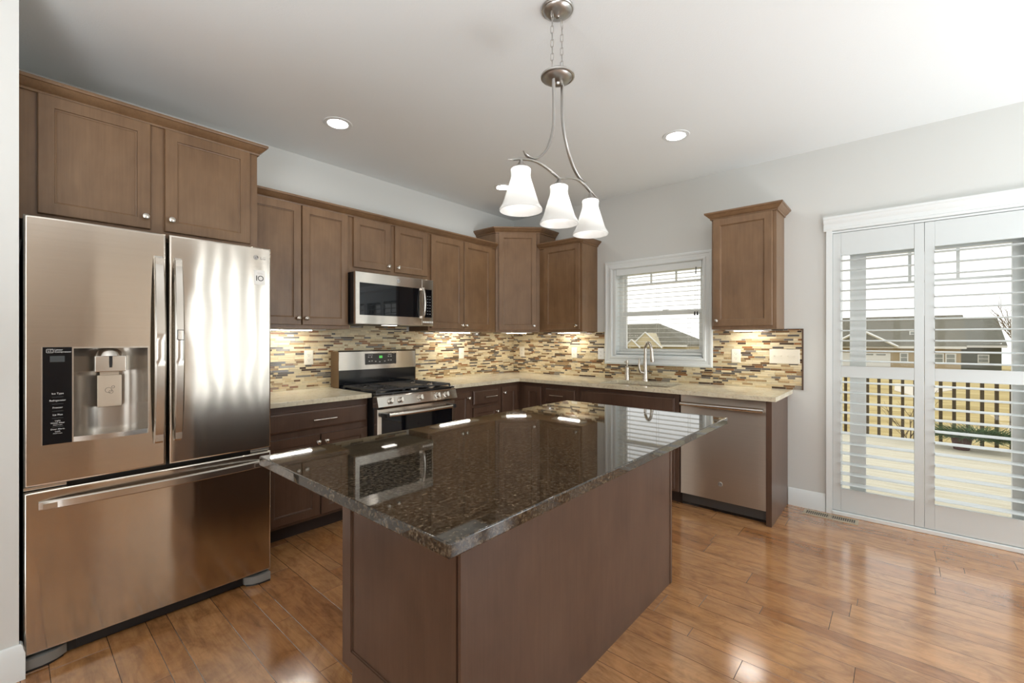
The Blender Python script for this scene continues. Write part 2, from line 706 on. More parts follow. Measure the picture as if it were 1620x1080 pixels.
floor()
struct(B().box(XL - .16, .16, YB - .16, .16, CEIL, CEIL + .12).obj('ceiling', 'ceiling'))
struct(B().box(XL - .16, .16, 0, .16, -.1, CEIL).obj('wall_back', 'wall'))
struct(B().box(XL, -4.068, -1.016, -.001, 0, CEIL - .001).obj('wall_left', 'wall'))
WY0, WY1, WZ0, WZ1 = -1.374, -2.25, 1.143, 2.03      # sink window opening
DY0, DY1, DZ1 = -3.187, -5.21, 2.117                 # sliding door opening
w = B()
w.box(0, .16, WY0, 0, -.1, CEIL)
w.box(0, .16, WY1, WY0, -.1, WZ0).box(0, .16, WY1, WY0, WZ1, CEIL)
w.box(0, .16, DY0, WY1, -.1, CEIL)
w.box(0, .16, DY1, DY0, DZ1, CEIL)
w.box(0, .16, YB, DY1, -.1, CEIL)
struct(w.obj('wall_right', 'wall'))
# walls behind the camera; unseen windows added for light and steel reflections
w = B()
fw = [(-7.7, -5.5), (-2.46, -1.42), (-1.21, -.21)]
for a, b in ((XL, fw[0][0]), (fw[0][1], fw[1][0]), (fw[1][1], fw[2][0]), (fw[2][1], .16)):
    w.box(a, b, YB - .16, YB, -.1, CEIL)
for a, b in fw:
    w.box(a, b, YB - .16, YB, -.1, .2).box(a, b, YB - .16, YB, 2.5, CEIL)
struct(w.obj('wall_front', 'tanwall'))
M['doorpaint'] = plain('cream_door_paint', (0.66, 0.58, 0.49), 0.5)
w = B().box(-3.40, -2.64, YB, YB + .035, 0, 2.38)  # unseen door, added to put a pale band in the refrigerator's reflection
for z0_, z1_ in ((.25, 1.0), (1.15, 2.2)):
    for x0_, x1_ in ((-3.28, -3.07), (-2.97, -2.76)):
        w.rings([(x0_, x1_, z0_, z1_, YB + .035), (x0_ + .02, x1_ - .02, z0_ + .02, z1_ - .02, YB + .043)])
struct(w.obj('added_door', 'doorpaint', smooth=0))
w = B()
w.box(XL - .16, XL, YB, -5.0, -.1, CEIL).box(XL - .16, XL, -2.8, 0, -.1, CEIL).box(XL - .16, XL, -5.0, -2.8, -.1, .4).box(XL - .16, XL, -5.0, -2.8, 2.3, CEIL)
struct(w.obj('wall_outer_left', 'wall'))
k = 2
for (a, b), nb in zip(fw, (3, 5, 2)):
    f = B()
    st = (b - a) / nb
    for i in range(nb + 1):
        x = a + st * i
        mw = .06 if nb != 5 else .060
        f.box(max(a, x - mw), min(b, x + mw), YB - .1, YB - .02, .2, 2.5)
    f.box(a, b, YB - .1, YB - .02, .2, .26).box(a, b, YB - .1, YB - .02, 2.44, 2.5)
    struct(f.obj('window_%d' % k, 'trim'))
    k += 1
f = B()
for y in (-5.0, -4.26, -3.53, -2.8):
    f.box(XL - .1, XL - .02, max(-5.0, y - .06), min(-2.8, y + .06), .4, 2.3)
f.box(XL - .1, XL - .02, -5.0, -2.8, .4, .5).box(XL - .1, XL - .02, -5.0, -2.8, 2.2, 2.3)
struct(f.obj('window_%d' % k, 'trim'))

# baseboards
bp = [(0, 0), (.016, 0), (.016, .10), (.011, .115), (.009, .128), (.004, .135), (0, .135)]
struct(B().sweep([(-.0005, -3.145), (-.0005, -2.902)][::-1], [(o, z) for o, z in bp]).obj('baseboard_right', 'trim'))
struct(B().sweep([(XL, -1.0165), (-4.0675, -1.0165), (-4.0675, -.99)], bp).obj('baseboard_left', 'trim'))


# ---------------------------------------------------------------- mosaic backsplashes
def splash(name, label, along, spans, zlo, pitch=0.0161):
    """spans: list of (a0, a1, z0, z1) along the wall"""
    pal = [((0.74, 0.64, 0.43), 38, .35), ((0.64, 0.51, 0.30), 19, .3), ((0.42, 0.29, 0.15), 11, .2), ((0.30, 0.135, 0.05), 6, .15),
           ((0.20, 0.11, 0.05), 8, .12), ((0.13, 0.115, 0.105), 8, .07), ((0.24, 0.215, 0.185), 5, .08), ((0.070, 0.043, 0.028), 5, .08)]
    tot = sum(p[1] for p in pal)
    V, F, Cc = [], [], []
    gr = (0.74, 0.67, 0.50, .7)
    T0, T1 = .006, .009

    def pt(a, d, z):
        return (a, -d, z) if along == 'x' else (-d, -a, z)

    def quad(p, c):
        b = len(V)
        V.extend(p)
        F.append((b, b + 1, b + 2, b + 3))
        Cc.append(c)
    for a0, a1, z0, z1 in spans:
        P = [pt(a, d, z) for d in (0.0005, T0) for a, z in ((a0, z0), (a1, z0), (a1, z1), (a0, z1))]
        for q in ((0, 1, 2, 3), (4, 5, 6, 7), (0, 1, 5, 4), (1, 2, 6, 5), (2, 3, 7, 6), (3, 0, 4, 7)):
            quad([P[i] for i in q], gr)
        r0 = math.ceil((z0 - zlo) / pitch - 1e-6)
        z = zlo + r0 * pitch
        while z < z1 - .004:
            random.seed(round((z - zlo) / pitch) * 101 + (7 if along == 'x' else 13))
            a = a0 - random.uniform(0, .1)
            zt = min(z + pitch - .0016, z1)
            while a < a1:
                L = random.choice([.05, .065, .08, .08, .1, .12])
                if random.random() < .15:
                    L = .03
                b0, b1 = max(a, a0), min(a + L - .0018, a1)
                a += L
                if b1 - b0 < .006:
                    continue
                t = random.uniform(0, tot)
                for c, wgt, rg in pal:
                    t -= wgt
                    if t <= 0:
                        break
                s = random.uniform(.85, 1.12)
                cc = (min(.92, c[0] * s), min(.9, c[1] * s), c[2] * s, rg)
                e = .0008
                quad([pt(b0 + e, T1, z + e), pt(b1 - e, T1, z + e), pt(b1 - e, T1, zt - e), pt(b0 + e, T1, zt - e)], cc)
                for (u0, w0, u1, w1) in ((b0, z, b1, z), (b1, z, b1, zt), (b1, zt, b0, zt), (b0, zt, b0, z)):
                    def ins(u, ww):
                        return (u + e if u == b0 else u - e, ww + e if ww == z else ww - e)
                    i0, i1 = ins(u0, w0), ins(u1, w1)
                    quad([pt(u0, T0, w0), pt(u1, T0, w1), pt(i1[0], T1, i1[1]), pt(i0[0], T1, i0[1])], cc)
            z += pitch
    o = attr_mesh(name, V, F, Cc, 'tile')
    bm = bmesh.new()
    bm.from_mesh(o.data)
    bmesh.ops.recalc_face_normals(bm, faces=bm.faces)
    bm.to_mesh(o.data)
    bm.free()
    tag(o, label, 'backsplash', 'mosaic backsplashes')
    return o


ZC = .913
splash('tile_backsplash', 'strip mosaic tile backsplash behind the gas range, left of the room corner', 'x', [(-3.3, 0, ZC, 1.388), (-2.33, -1.573, 1.388, 1.43)], ZC)
o = splash('tile_backsplash', 'strip mosaic tile backsplash around and below the sink window', 'y',
           [(.010, 1.266, ZC, 1.388), (1.266, 2.333, ZC, 1.058), (2.333, 2.994, ZC, 1.388)], ZC)
B().box(-.011, -.0005, -3.004, -2.994, ZC, 1.392).box(-.011, -.0005, -2.994, -2.872, 1.3882, 1.392).obj('edge_strip', plain('edge_strip_bronze', (.09, .05, .03), .35), o, 'dark bronze edge strip')
random.seed(11)

# ---------------------------------------------------------------- cabinets
DOOR = [(0, 0), (0, .016), (.003, .0195), (.048, .0195), (.053, .0185), (.0545, .0125), (.060, .0105), (.062, .0085)]
DRAWER = [(0, 0), (0, .012), (.004, .0155), (.010, .0175), (.013, .0195)]


def add_knob(parent, x, z, y):
    b = B().lathe([(.009, 0), (.006, .003), (.0055, .012), (.012, .017), (.0155, .022), (.0145, .026), (.009, .029), (0, .030)], (x, y, z), 18, '-y')
    return b.obj('knob', 'nickel', parent, 'round brushed nickel knob')


def add_pull(parent, xc, z, y, L=.16):
    b = B()
    b.tube([(xc - L / 2, y - .028, z), (xc + L / 2, y - .028, z)], .006, 12)
    for s in (-1, 1):
        b.tube([(xc + s * L * .38, y, z), (xc + s * L * .38, y - .028, z)], .005, 10)
    return b.obj('bar_pull', 'nickel', parent, 'brushed nickel bar pull')


def add_door(root, x0, x1, z0, z1, y, knob=None, mat='cab', loc=None, rz=None):
    d = B().panel(x0, x1, z0, z1, y, DOOR).obj('door', mat, root, smooth=20, loc=loc, rz=rz)
    if knob:
        add_knob(d, knob[0], knob[1], y - .0195)
    return d


def add_drawer(root, x0, x1, z0, z1, y, pull=None, mat='cabshaded', L=.16, name='drawer'):
    d = B().panel(x0, x1, z0, z1, y, DRAWER).obj(name, mat, root, smooth=20)
    if pull:
        add_pull(d, pull[0], pull[1], y - .0195, L)
    return d


CROWN = [(0, 0), (.010, 0), (.012, .008), (.010, .012), (.020, .018), (.034, .032), (.040, .040), (.046, .042), (.048, .047), (.048, .056), (0, .056)]


def crown_prof(z1, d=.056, out=1.0):
    s = d / .056
    return [(o * out, z1 - d + z * s) for o, z in CROWN]


# cabinet over the refrigerator
r = thing('wall_cabinet', 'deep brown wall cabinet with two doors above the refrigerator', 'cabinet', (-3.582, -.33, 1.845), 0, 'upper cabinets')
bx = lambda x: x + 3.582
B().box(bx(-4.064), bx(-3.098), -.30, .328, 0, .62).obj('body', 'cab', r)
add_door(r, bx(-4.008), bx(-3.608), .033, .576, -.30, (bx(-3.630), .092))
add_door(r, bx(-3.5495), bx(-3.1405), .033, .576, -.30, (bx(-3.522), .095))
B().sweep([(bx(-4.064), -.30), (bx(-3.098), -.30), (bx(-3.098), .328)], crown_prof(.635, .058)).obj('crown_moulding', 'cab', r, smooth=20)


def undercab(label, loc, L, rz=0.0, group='under cabinet lights'):
    t = thing('under_cabinet_light', label, 'light', loc, rz, group)
    B().box(-L / 2, L / 2, -.045, .045, -.010, 0, .003).obj('housing', 'whiteplastic', t)
    B().box(-L * .32, L * .32, -.016, .016, -.0125, -.0099).obj('lens', 'lens', t, 'glowing lens')
    return t


ZU = 1.389
r = thing('wall_cabinet', 'tall brown double-door wall cabinet between refrigerator and microwave', 'cabinet', (-2.705, -.15, ZU), 0, 'upper cabinets')
bx = lambda x: x + 2.705
B().box(bx(-3.096), bx(-2.316), -.145, .149, 0, .90).obj('body', 'cab', r)
add_door(r, bx(-3.050), bx(-2.697), .026, .891, -.145, (bx(-2.722), .072))
add_door(r, bx(-2.690), bx(-2.337), .026, .891, -.145, (bx(-2.664), .072))
undercab('slim light strip under the cabinet beside the refrigerator', (-2.72, -.13, ZU), .55)

r = thing('wall_cabinet', 'short brown double-door wall cabinet directly above the microwave', 'cabinet', (-1.93, -.15, 1.84), 0, 'upper cabinets')
bx = lambda x: x + 1.93
B().box(bx(-2.314), bx(-1.542), -.145, .149, 0, .449).obj('body', 'cab', r)
add_door(r, bx(-2.288), bx(-1.950), .044, .440, -.145, (bx(-1.975), .085))
add_door(r, bx(-1.905), bx(-1.560), .044, .440, -.145, (bx(-1.880), .085))

r = thing('wall_cabinet', 'tall brown double-door wall cabinet between microwave and corner cabinet', 'cabinet', (-1.09, -.15, ZU), 0, 'upper cabinets')
bx = lambda x: x + 1.09
B().box(bx(-1.540), bx(-.640), -.145, .149, 0, .90).obj('body', 'cab', r)
add_door(r, bx(-1.515), bx(-1.111), .026, .891, -.145, (bx(-1.137), .060))
add_door(r, bx(-1.104), bx(-.704), .026, .891, -.145, (bx(-1.079), .060))
undercab('slim light strip under the cabinet right of the microwave', (-1.06, -.13, ZU), .6)
tag(B().sweep([(-3.096, -.295), (-.640, -.295)], crown_prof(2.337, .056)).obj('crown_moulding', 'cab', smooth=20),
    'long stepped brown crown moulding along the tops of the range wall cabinets', 'moulding')

KC = .632
r = thing('corner_wall_cabinet', 'taller diagonal brown wall cabinet in the room corner', 'cabinet', (-.3, -.3, ZU), 0, 'upper cabinets')
B().prism([(.2995, .2995), (-KC + .3, .2995), (-KC + .3, .005), (.005, -KC + .3), (.2995, -KC + .3)], 0, 1.09).obj('body', 'cab', r, smooth=0)
hw = .205
mid = ((-KC + .305) / 2, (-KC + .305) / 2, 0)
add_door(r, -hw, hw, .022, 1.066, 0, (hw - .03, .066), loc=mid, rz=-PI / 4)
B().sweep([(-KC + .3, .2995), (-KC + .3, .005), (.005, -KC + .3), (.2995, -KC + .3)], crown_prof(2.515 - ZU, .060, 1.0)).obj('crown_moulding', 'cab', r, smooth=20)
undercab('slim light strip under the diagonal corner cabinet', (-.33, -.33, ZU), .34, -PI / 4)


def wcab(label, y0, y1, door, knob, crownpath):
    r = thing('wall_cabinet', label, 'cabinet', (-.15, (y0 + y1) / 2, ZU), W90, 'upper cabinets')
    c = (y0 + y1) / 2
    lx = lambda y: c - y
    B().box(lx(y0), lx(y1), -.145, .149, 0, .905).obj('body', 'cab', r)
    add_door(r, lx(door[0]), lx(door[1]), .026, .891, -.145, (lx(knob[0]), knob[1]))
    B().sweep([(lx(p[1]), p[0] + .15) for p in crownpath], crown_prof(2.337 - ZU, .056)).obj('crown_moulding', 'cab', r, smooth=20)
    return r


wcab('narrow brown wall cabinet left of the sink window, beside the corner cabinet', -.634, -1.173, (-.70, -1.150), (-1.118, .060), [(-.295, -.634), (-.295, -1.173), (-.001, -1.173)])
wcab('narrow brown wall cabinet right of the sink window, above the four-switch plate', -2.411, -2.873, (-2.424, -2.848), (-2.455, .068), [(-.001, -2.411), (-.295, -2.411), (-.295, -2.873), (-.001, -2.873)])
undercab('slim light strip under the cabinet left of the sink window', (-.13, -.90, ZU), .40, W90)
undercab('slim light strip under the cabinet right of the sink window', (-.13, -2.64, ZU), .32, W90)

# base cabinets, range wall
ZT = .8815


def bbody(r, x0, x1, y0=-.595, yb=-.012, z1=ZT):
    o = B().box(x0, x1, y0, yb, .1, z1 - .001).obj('body', 'cabshaded', r)
    B().box(x0, x1, y0 + .07, y0 + .09, .0, .1).obj('toe_kick', 'toe', r, 'dark recessed toe kick')
    return o


r = thing('base_cabinet', 'brown base cabinet with wide drawer and two doors beside the refrigerator', 'cabinet', (-2.72, 0, 0), 0, 'base cabinets')
bx = lambda x: x + 2.72
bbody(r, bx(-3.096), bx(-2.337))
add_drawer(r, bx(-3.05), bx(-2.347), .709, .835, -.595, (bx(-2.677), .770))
add_door(r, bx(-3.05), bx(-2.700), .121, .667, -.595, (bx(-2.717), .617), 'cabshaded')
add_door(r, bx(-2.692), bx(-2.347), .121, .667, -.595, (bx(-2.660), .617), 'cabshaded')

r = thing('base_cabinet', 'narrow one-door brown base cabinet touching the right side of the range', 'cabinet', (-1.43, 0, 0), 0, 'base cabinets')
bx = lambda x: x + 1.43
bbody(r, bx(-1.568), bx(-1.291))
add_door(r, bx(-1.552), bx(-1.306), .121, .828, -.595, (bx(-1.330), .774), 'cabshaded')

r = thing('base_cabinet', 'brown base cabinet with one drawer over one door, second right of the range', 'cabinet', (-1.1, 0, 0), 0, 'base cabinets')
bx = lambda x: x + 1.1
bbody(r, bx(-1.290), bx(-.901))
add_drawer(r, bx(-1.264), bx(-.928), .698, .832, -.595, (bx(-1.055), .766))
add_door(r, bx(-1.264), bx(-.928), .121, .675, -.595, (bx(-.950), .612), 'cabshaded')

r = thing('corner_base_cabinet', 'brown corner base cabinet with two hinged doors meeting in the inside corner', 'cabinet', (-.45, -.45, 0), 0, 'base cabinets')
B().prism([(-.45, .438), (-.45, -.145), (-.145, -.145), (-.145, -.46), (.438, -.46), (.438, .438)], .1, ZT - .001).obj('body', 'cabshaded', r, smooth=0)
B().prism([(-.45, -.055), (-.055, -.055), (-.055, -.46), (-.035, -.46), (-.035, -.035), (-.45, -.035)], 0, .1).obj('toe_kick', 'toe', r, 'dark recessed toe kick')
add_door(r, -.873 + .45, -.640 + .45, .121, .840, -.145, (-.846 + .45, .782), 'cabshaded')
add_door(r, .680, .894, .121, .840, -.595, None, 'cabshaded', (.45, .45, 0), W90)

# base cabinets, window wall (local x = distance from the corner)
r = thing('base_cabinet', 'brown base cabinet with one drawer over one door, left of the sink', 'cabinet', (0, -1.116, 0), W90, 'base cabinets')
bx = lambda y: y - 1.116
bbody(r, bx(.912), bx(1.320))
add_drawer(r, bx(.946), bx(1.291), .696, .834, -.595, (bx(1.10), .768))
add_door(r, bx(.946), bx(1.291), .121, .675, -.595, (bx(1.265), .612), 'cabshaded')

r = thing('base_cabinet', 'wide brown sink base cabinet with long false drawer front below the window', 'cabinet', (0, -1.787, 0), W90, 'base cabinets')
bx = lambda y: y - 1.787
b_ = B().rings([(bx(1.321), bx(2.252), -.595, -.012, .1), (bx(1.321), bx(2.252), -.595, -.012, ZT - .001), (bx(1.340), bx(2.235), -.575, -.03, ZT - .001), (bx(1.340), bx(2.235), -.575, -.03, .13)], 'z')
b_.obj('body', 'cabshaded', r, smooth=0)
B().box(bx(1.321), bx(2.252), -.525, -.505, 0, .1).obj('toe_kick', 'toe', r, 'dark recessed toe kick')
add_drawer(r, bx(1.350), bx(2.225), .698, .843, -.595, None, name='false_front')
add_door(r, bx(1.350), bx(1.784), .121, .675, -.595, (bx(1.757), .612), 'cabshaded')
add_door(r, bx(1.791), bx(2.225), .121, .675, -.595, (bx(1.818), .612), 'cabshaded')

tag(B().box(-.597, -.012, -2.899, -2.8635, 0, ZT - .0005, .001).obj('end_panel', 'cabshaded'), 'plain brown end panel closing the cabinet run right of the dishwasher', 'panel')

# worktops
tag(B().box(-3.096, -2.336, -.656, -.0095, ZT, ZC, .003).obj('countertop', 'counter'), 'short cream stone countertop between refrigerator and range', 'countertop', 'cream stone countertops')
SX0, SX1, SY0, SY1 = -.53, -.145, -1.49, -2.13
c = B()
c.box(-1.566, -.656, -.656, -.0095, ZT, ZC).box(-.656, -.0095, -.656, -.0095, ZT, ZC).box(-.656, -.0095, SY0, -.656, ZT, ZC)
c.box(-.656, SX0, SY1, SY0, ZT, ZC).box(SX1, -.0095, SY1, SY0, ZT, ZC).box(-.656, -.0095, -2.934, SY1, ZT, ZC)
bmesh.ops.remove_doubles(c.bm, verts=c.bm.verts, dist=1e-5)
tag(c.obj('countertop', 'counter', smooth=0), 'L-shaped cream stone countertop running round the corner and under the sink window', 'countertop', 'cream stone countertops')

# sink
t = thing('sink', 'undermount steel sink basin set in the countertop below the window', 'sink', (-.34, -1.81, .70))
a0, a1, c0, c1 = SX0 + .34 - .012, SX1 + .34 + .012, SY1 + 1.81 - .012, SY0 + 1.81 + .012
B().rings([(a0, a1, c0, c1, .180), (a0 + .012, a1 - .012, c0 + .012, c1 - .012, .180), (a0 + .03, a1 - .03, c0 + .03, c1 - .03, .004), ], 'z', cap0=False).rings(
    [(a0, a1, c0, c1, .180), (a0 + .025, a1 - .025, c0 + .025, c1 - .025, 0)], 'z', cap0=False).obj('basin', plain('sink_metal', (.55, .47, .36), .3, .6), t)
B().lathe([(.04, .005), (.045, .007), (.045, .009), (.03, .009), (.028, .006)], (0, 0, 0), 20).obj('drain', 'chrome', t, 'round chrome drain')

# faucet
fx, fy = -.085, -1.742
t = thing('kitchen_faucet', 'brushed nickel pull-down gooseneck faucet behind the sink', 'faucet', (fx, fy, ZC), math.radians(48))
B().lathe([(.030, 0), (.030, .006), (.026, .012), (.024, .06), (.020, .14), (.0165, .19), (.0165, .20)], (0, 0, 0), 24).obj('base', 'nickel', t)
pts = [(0, 0, .18)]
for i in range(15):
    a = PI * i / 14
    pts.append((-.055 + .055 * math.cos(a), 0 - .010 * i / 14, .305 + .060 * math.sin(a)))
pts = [(p[0], p[1], p[2]) for p in pts] + [(-.112, -.014, .275)]
B().tube(pts, .0135, 14).obj('gooseneck', 'nickel', t)
B().tube([(-.112, -.014, .285), (-.114, -.015, .25), (-.118, -.017, .20), (-.119, -.0175, .185)], [.0155, .017, .021, .018], 16).obj('spray_head', 'nickel', t)
h = B()
h.tube([(0, .012, .075), (0, .05, .085)], [.017, .014], 14)
h.tube([(0, .048, .085), (-.004, .062, .115), (-.006, .064, .16), (-.002, .058, .20), (0, .066, .215)], [.012, .011, .009, .008, .006], 12)
h.obj('lever_handle', 'nickel', t)

t = thing('soap_dispenser', 'brushed nickel soap dispenser pump left of the faucet', 'dispenser', (-.085, -1.555, ZC))
B().lathe([(.026, 0), (.026, .005), (.0235, .012), (.024, .10), (.022, .122), (.012, .130)], (0, 0, 0), 22).obj('body', 'nickel', t)
p_ = B().lathe([(.008, .128), (.008, .160), (.013, .165), (.014, .178), (.009, .196), (0, .199)], (0, 0, 0), 16)
p_.tube([(0, 0, .175), (-.05, 0, .178), (-.058, 0, .170)], [.006, .005, .004], 10)
p_.obj('pump', 'nickel', t)


# ---------------------------------------------------------------- refrigerator
RX, RY = -3.605, -.50
t = thing('refrigerator', 'stainless steel french-door refrigerator with ice dispenser and bottom freezer drawer', 'refrigerator', (RX, RY, 0))
lx = lambda x: x - RX
yF = -.9931 - RY            # door fronts
yB = yF + .078
B().box(-.448, .448, yB + .008, .44, .045, 1.775, .004).obj('body', 'grey', t, 'dark grey case')
# left door with a hole for the dispenser
x0, x1, z0, z1 = -.452, -.0035, .722, 1.7986
hx0, hx1, hz0, hz1 = lx(-3.919), lx(-3.677), .905, 1.270
e = .010
dl = B().rings([(x0, x1, z0, z1, yB), (x0, x1, z0, z1, yF + e), (x0 + .003, x1 - .003, z0 + .003, z1 - .003, yF + .003), (x0 + e, x1 - e, z0 + e, z1 - e, yF),
                (hx0, hx1, hz0, hz1, yF), (hx0, hx1, hz0, hz1, yF + .075)]).weighted().obj('door', 'steel', t, 'left door with dispenser', smooth=50)
x2, x3 = .0060, .453


def rdoor(nm, x0, x1, z0, z1, label):
    return B().rings([(x0, x1, z0, z1, yB), (x0, x1, z0, z1, yF + e), (x0 + .003, x1 - .003, z0 + .003, z1 - .003, yF + .003), (x0 + e, x1 - e, z0 + e, z1 - e, yF)]).weighted().obj(nm, 'steel', t, label, smooth=50)


dr = rdoor('door', x2, x3, z0, z1, 'right door with upright handle')
dw = rdoor('freezer_drawer', x0, x3, .0613, .7035, 'wide freezer drawer')


def vhandle(parent, xa, xb, za, zb, tilt):
    b = B()
    n = 22
    rows = []
    for i in range(n + 1):
        s = i / n
        z = za + (zb - za) * s
        bow = math.sin(PI * s) ** .55
        yo = yF - .012 - .046 * bow
        th = .016
        inset = .004 * (1 - bow)
        q = [(xa + inset, yo + .003), (xa + .006, yo - .002), (xb - .006, yo - .002), (xb - inset, yo + .003), (xb - inset, yo + th), (xa + inset, yo + th)]
        rows.append([b.bm.verts.new((px, py, z)) for px, py in q])
    for r0, r1 in zip(rows, rows[1:]):
        for k_ in range(6):
            j = (k_ + 1) % 6
            b.bm.faces.new((r0[k_], r0[j], r1[j], r1[k_]))
    b.bm.faces.new(rows[0][::-1])
    b.bm.faces.new(rows[-1])
    for zz in (za + .03, zb - .03):
        b.box(xa + .006, xb - .006, yF - .03, yF + .002, zz - .02, zz + .02)
    return b.obj('handle', 'steelplain', parent, 'curved stainless handle', smooth=40)


vhandle(dl, lx(-3.660), lx(-3.619), .832, 1.690, 0)
vhandle(dr, lx(-3.586), lx(-3.549), .832, 1.690, 0)
bt = B().box(lx(-3.578), lx(-3.556), yF - .064, yF - .057, 1.306, 1.350, .002)
bt.obj('latch_button', 'steelplain', dr, 'small push button set in the handle')
bt = B().rings([(lx(-3.580), lx(-3.554), 1.304, 1.352, yF - .056), (lx(-3.580), lx(-3.554), 1.304, 1.352, yF - .0605)])
bt.obj('button_surround', 'black', dr, 'black button surround')
# drawer handle
b = B()
n = 24
rows = []
for i in range(n + 1):
    s = i / n
    x = lx(-4.016) + (lx(-3.190) - lx(-4.016)) * s
    bow = math.sin(PI * s) ** .5
    yo = yF - .008 - .048 * bow
    zc = .645 + .004 * bow
    q = [(yo + .004, zc - .0175), (yo, zc - .0135), (yo, zc + .0135), (yo + .004, zc + .0175), (yo + .018, zc + .0175), (yo + .018, zc - .0175)]
    rows.append([b.bm.verts.new((x, py, pz)) for py, pz in q])
for r0, r1 in zip(rows, rows[1:]):
    for k_ in range(6):
        j = (k_ + 1) % 6
        b.bm.faces.new((r0[k_], r0[j], r1[j], r1[k_]))
b.bm.faces.new(rows[0][::-1])
b.bm.faces.new(rows[-1])
for xx in (lx(-3.985), lx(-3.222)):
    b.box(xx - .02, xx + .02, yF - .03, yF + .002, .634, .656)
b.obj('handle', 'steelplain', dw, 'long horizontal curved handle', smooth=40)
# dispenser
cp = B().box(lx(-4.006), lx(-3.921), yF - .004, yF + .004, .884, 1.276, .0015).obj('control_panel', 'blackglass', dl, 'black glass control panel')
fr = B()
fr.box(lx(-4.009), lx(-4.0055), yF - .0045, yF + .001, .881, 1.2775)
fr.box(lx(-3.9215), lx(-3.917), yF - .0045, yF + .002, .884, 1.270)
fr.box(lx(-3.6775), lx(-3.672), yF - .0045, yF + .002, .884, 1.270)
fr.box(lx(-3.9215), lx(-3.672), yF - .0045, yF + .002, 1.270, 1.2765)
fr.obj('dispenser_frame', 'steelplain', dl, 'bright dispenser frame')
rc = B()
n = 20
top, bot = [], []
for i in range(n + 1):
    s = i / n
    x = hx0 + .0005 + (hx1 - hx0 - .001) * s
    q = abs(2 * s - 1)
    y = yF + .004 + .066 * (1 - q ** 3.2)
    top.append(rc.bm.verts.new((x, y, hz1 - .0005)))
    bot.append(rc.bm.verts.new((x, y, hz0 + .0005)))
for i in range(n):
    rc.bm.faces.new((bot[i], bot[i + 1], top[i + 1], top[i]))
ft = [rc.bm.verts.new((hx0 + .0005, yF + .002, hz1 - .0005)), rc.bm.verts.new((hx1 - .0005, yF + .002, hz1 - .0005))]
fb = [rc.bm.verts.new((hx0 + .0005, yF + .002, hz0 + .0005)), rc.bm.verts.new((hx1 - .0005, yF + .002, hz0 + .0005))]
rc.bm.faces.new([ft[0]] + top + [ft[1]])
rc.bm.faces.new([fb[0]] + bot + [fb[1]])
rc.obj('dispenser_recess', plain('recess_grey_metal', (.46, .42, .37), .25, .85), dl, 'curved metal recess', smooth=60)
nz = B().box(lx(-3.853), lx(-3.752), yF - .004, yF + .05, 1.168, 1.236, .003)
nz.lathe([(.046, 0), (.040, .018), (.026, .030), (0, .034)], (lx(-3.8025), yF + .032, 1.236), 20)
nz.obj('ice_chute', 'steelplain', dl, 'steel ice and water chute')
B().box(lx(-3.808), lx(-3.797), yF - .0055, yF - .003, 1.195, 1.236).box(lx(-3.807), lx(-3.798), yF - .006, yF - .003, 1.186, 1.199).obj('chute_slot', 'black', dl, 'black slot in the chute')
pd = B().box(lx(-3.842), lx(-3.762), yF + .030, yF + .038, 1.014, 1.152, .003)
pd.box(lx(-3.833), lx(-3.771), yF + .034, yF + .05, 1.150, 1.170)
pd.obj('dispenser_paddle', plain('paddle_steel', (.62, .55, .45), .35, .7), dl, 'flat dispenser paddle')
ic = B()
for cx_, cz_, rr in ((-3.806, 1.086, .011), (-3.798, 1.078, .007), (-3.791, 1.099, .005)):
    ic.tube([(lx(cx_) + rr * math.cos(2 * PI * i / 14), yF + .0295, cz_ + rr * math.sin(2 * PI * i / 14)) for i in range(14)], .0007, 5, close=True)
ic.obj('bubble_icon', 'inktext', dl, 'bubble outline printed on the paddle')
tr = B()
poly = []
for i in range(13):
    s = i / 12
    poly.append((hx0 - .001 + (hx1 - hx0 + .002) * s, yF - .003 - .016 * math.sin(PI * s)))
tr.prism([(hx0 - .001, yF + .07)] + poly + [(hx1 + .001, yF + .07)], .884, .9048)
tr.obj('drip_tray', 'steelplain', dl, 'curved steel drip tray lip', smooth=30)
# printed words
yt = yF - .0044
B().text('Linear', .0095, (lx(-3.972), yt, 1.265), align='LEFT').obj('printed_word', 'text', dl, 'white printed word', smooth=0)
B().text('Compressor', .0095, (lx(-3.972), yt, 1.2565), align='LEFT').obj('printed_word', 'text', dl, 'white printed word', smooth=0)
L = B()
L.text('LC', .010, (lx(-3.985), yt, 1.2605))
q = []
for i in range(20):
    a = 2 * PI * i / 20
    q.append((lx(-3.985) + .0095 * max(-1, min(1, 1.4 * math.cos(a))), yt, 1.2605 + .007 * max(-1, min(1, 1.4 * math.sin(a)))))
L.tube(q, .0008, 5, close=True)
L.obj('printed_emblem', 'text', dl, 'white letters in a rounded outline', smooth=0)
for s, z, sz in (('Ice Type', 1.088, .010), ('Refrigerator', 1.060, .0095), ('Freezer', 1.031, .0095), ('Ice Plus', 1.002, .0095), ('Light', .978, .008), ('Water Filter', .969, .008),
                 ('Hold 3 secs', .961, .0055), ('Door Alarm', .944, .008), ('Lock', .935, .008), ('Hold 3 secs', .927, .0055)):
    B().text(s, sz, (lx(-3.963), yt, z)).obj('printed_word', 'text', dl, 'white printed word', smooth=0)
M['dim'] = plain('dim_panel_marks', (.06, .07, .075), .3)
for z in (1.073, 1.045, 1.016, .988, .953):
    B().box(lx(-3.979), lx(-3.947), yt - .0004, yt + .001, z, z + .0014).obj('divider_line', 'dim', dl, 'dim grey divider line', smooth=0)
B().box(lx(-3.985), lx(-3.943), yt - .0002, yt + .001, 1.216, 1.240).obj('display_window', 'dim', dl, 'dim grey display window', smooth=0)
